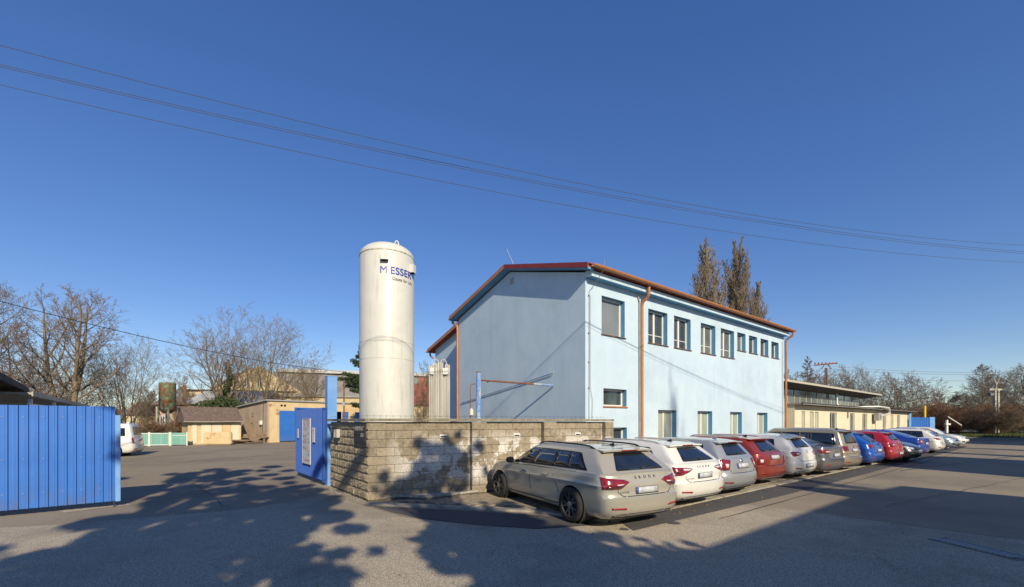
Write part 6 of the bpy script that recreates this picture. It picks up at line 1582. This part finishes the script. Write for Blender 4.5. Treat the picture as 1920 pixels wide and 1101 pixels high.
for (l, m_, r_, h, lb_) in (((0, 85), (960, 318), (1920, 460), 8.2, 'topmost overhead wire crossing the sky'), ((0, 121), (960, 331), (1920, 472), 8.0, 'upper wire of the close middle pair crossing the sky'),
                       ((0, 125), (960, 335), (1920, 475.5), 7.96, 'lower wire of the close middle pair crossing the sky'), ((0, 159), (960, 366), (1920, 492), 7.8, 'lowest overhead wire crossing the sky')):
    A, B, sg_ = through(l, m_, r_, h); b = MB(); b.tube(ext(A, B, sg_), .0052, 5); tag(b.build('overhead_wire', M['wire_sky']), lb_, 'wire', 'overhead wires')
A = Vector((PX(0, 14), 14, PZ(565, 14))); B = Vector((PX(645, 30), 30, PZ(712, 30)-.05)); B.z = PZ(697, 30); d_ = B-A
b = MB(); pts = [A - d_*.5 + Vector((0, 0, .55))] + [A.lerp(B, k/24) - Vector((0, 0, .35*4*(k/24)*(1-k/24))) for k in range(25)]; b.tube(pts, .014, 5); tag(b.build('service_cable', M['wire']), 'dark cable sloping from the left edge to the slim pole by the garage', 'cable')
for i, (pyl, pyr) in enumerate(((686, 694), (691, 697), (703, 709))):
    b = MB(); b.tube([Vector((PX(1549, 58), 58, PZ(pyl, 58))).lerp(Vector((PX(1990, 62), 62, PZ(pyr, 62))), k/12) - Vector((0, 0, .6*4*(k/12)*(1-k/12))) for k in range(13)], .02, 4)
    tag(b.build('far_wire', M['wire_grey']), ('topmost', 'middle', 'lowest')[i] + ' far wire between the steel pole and the right edge', 'wire', 'far wires')

# ------------------------------------------------------------------ what stands behind the camera and throws the shade
CT = 1/math.tan(SUN_EL)
def lift(p, h): return Vector((p[0], p[1], 0)) + SH*(h*CT)                # place whose point at height h shades p
# house across the street: profile pulled back from the street
q0 = lift((8.23, 10.42), 6.0)
ph = thing('house_across', 'plain plastered house across the street behind the viewer', 'house', Vector((q0.x, q0.y, 0)), ANG)
prof = [(-9.5, 0), (-9.5, 6.0), (-.02, 6.0), (-.02, 7.2), (1.8, 5.9), (3.5, 5.8), (3.5, 0)]
MB().extrude_xz([(a, b_) for a, b_ in prof], -8.5, 0).build('wall', M['cream'], ph)
for x_ in (-5.4, -3.4, -1.4, 1.2): 
    f = simple_window(ph, x_, x_+1.1, 1.0, 2.4, -8.5, 'pane')
for x_ in (-5.4, -3.4, -1.4, .9):
    MB().box(x_, x_+1.1, .002, .05, 3.4, 4.8).build('window', M['white_pvc'], ph); MB().box(x_, x_+1.1, .002, .05, 1.0, 2.3).build('window', M['white_pvc'], ph)
r1 = lift((15.2, 18.0), 6.0); r2 = lift((22.2, 22.6), 6.0); d2 = (r2-r1).normalized()
h6 = thing('house_across', 'second plain house across the street further along', 'house', Vector((r1.x, r1.y, 0)), math.atan2(d2.y, d2.x))
MB().extrude_yz([(0, 0), (0, 6.0), (-3.2, 7.4), (-6.4, 6.0), (-6.4, 0)], 0, (r2-r1).length).build('wall', M['yellow_plaster'], h6)
r1 = lift((37, 36.5), 6.0); r2 = lift((56, 51), 6.0); d2 = (r2-r1).normalized()
h7 = thing('house_across', 'third plain house across the street near the far end', 'house', Vector((r1.x, r1.y, 0)), math.atan2(d2.y, d2.x))
MB().extrude_yz([(0, 0), (0, 6.0), (-3.2, 6.6), (-6.4, 6.0), (-6.4, 0)], 0, (r2-r1).length).build('wall', M['cream'], h7)
for (px, py, w_, h_, lb_) in ((1860, 842, .25, 9.0, 'nearer the corner'), (1860, 853, .45, 9.0, 'nearer the house')):
    p = lift(G(px, py)[:2], 6.0); t = tree('tall bare tree of the roadside group behind the viewer, ' + lb_, 0, 0, 0, 0, 'poplar', 31, 'bark', 'twig_pop', 0, 'poplar_tree', tw=.016, loc=Vector((p.x, p.y, 0)), H=11, W=1.6)
# slender poplar whose shade falls on the facade
fp_ = BO + D*5.35; pb_ = fp_ + SH*33; poplar_sh = tree('slender bare poplar across the street behind the viewer', 0, 0, 0, 0, 'multi', 12, 'bark', 'twig_pop', 0.7, 'poplar_tree', tw=.012, loc=Vector((pb_.x, pb_.y, 0)), H=23.4, W=4.2); poplar_sh.scale = (poplar_sh.scale[0]*.33, poplar_sh.scale[1]*.33, poplar_sh.scale[2])
# pines whose crowns shade the foreground
def shade_tree(label, blobs, trunk, n, seed, size=.13):
    """blobs: (photo x, photo y of the shade, height of the clump, radius)"""
    t = thing('pine_tree', label, 'tree', (trunk[0], trunk[1], 0)); o = Vector((trunk[0], trunk[1], 0)); bl_ = []; br_ = MB(); rr = random.Random(seed)
    top = max(b[2] for b in blobs)
    br_.tube([(0, 0, 0), (.1, .1, top*.5), (0, 0, top*.95)], [.28, .2, .06], 9)
    for (px, py, h, r) in blobs:
        c = lift(G(px, py)[:2], h) - o; c.z = h
        for k in range(34):
            e = Vector((rr.gauss(0, .60), rr.gauss(0, .60), rr.gauss(0, .42)))*r; bl_.append(tuple(c+e) + (r*rr.uniform(.10, .27), r*rr.uniform(.07, .16)))
            if k % 4 == 0: br_.tube([(0, 0, max(1.5, h*.75)), tuple((c+e)*.6 + Vector((0, 0, h*.35)))[:3], tuple(c+e)], [.07, .04, .012], 4)
    link('foliage', leafcloud(bl_, n, size, seed), M['pine'], t); br_.build('trunk', M['bark_red'], t); return t
shade_tree('broad pine behind the viewer on the left', [(420, 890, 10.5, 1.7), (405, 920, 9.5, 1.1), (520, 925, 9.0, 1.4), (375, 975, 9, .9), (420, 960, 8.5, 1.9), (545, 975, 7.5, .7), (330, 1012, 8, 1.2), (450, 1012, 7.5, 1.2), (180, 1080, 7.5, 1.0), (300, 1080, 7, 1.5), (440, 1085, 6.5, 1.1), (60, 1100, 7.5, .9), (200, 1040, 8, 1.2)], (-1.5, -5.5), 64000, 61, .085)
shade_tree('dense pine behind the viewer near the middle', [(935, 1062, 6, .8), (985, 1025, 6.5, 1.0), (1060, 1060, 6.3, .9), (895, 1002, 7, .75), (960, 988, 7.3, .8), (1180, 1068, 6.0, .7), (852, 965, 8, .6), (930, 968, 7.8, .7), (1100, 1090, 5.6, 1.0), (990, 1098, 5.6, .85), (1290, 1088, 5.8, .8), (1330, 1060, 6, .5), (780, 925, 9.2, .9), (820, 915, 9.6, .75), (752, 940, 9.0, .4), (1250, 1040, 6.0, .35)], (4.2, -4.8), 52000, 62, .085)
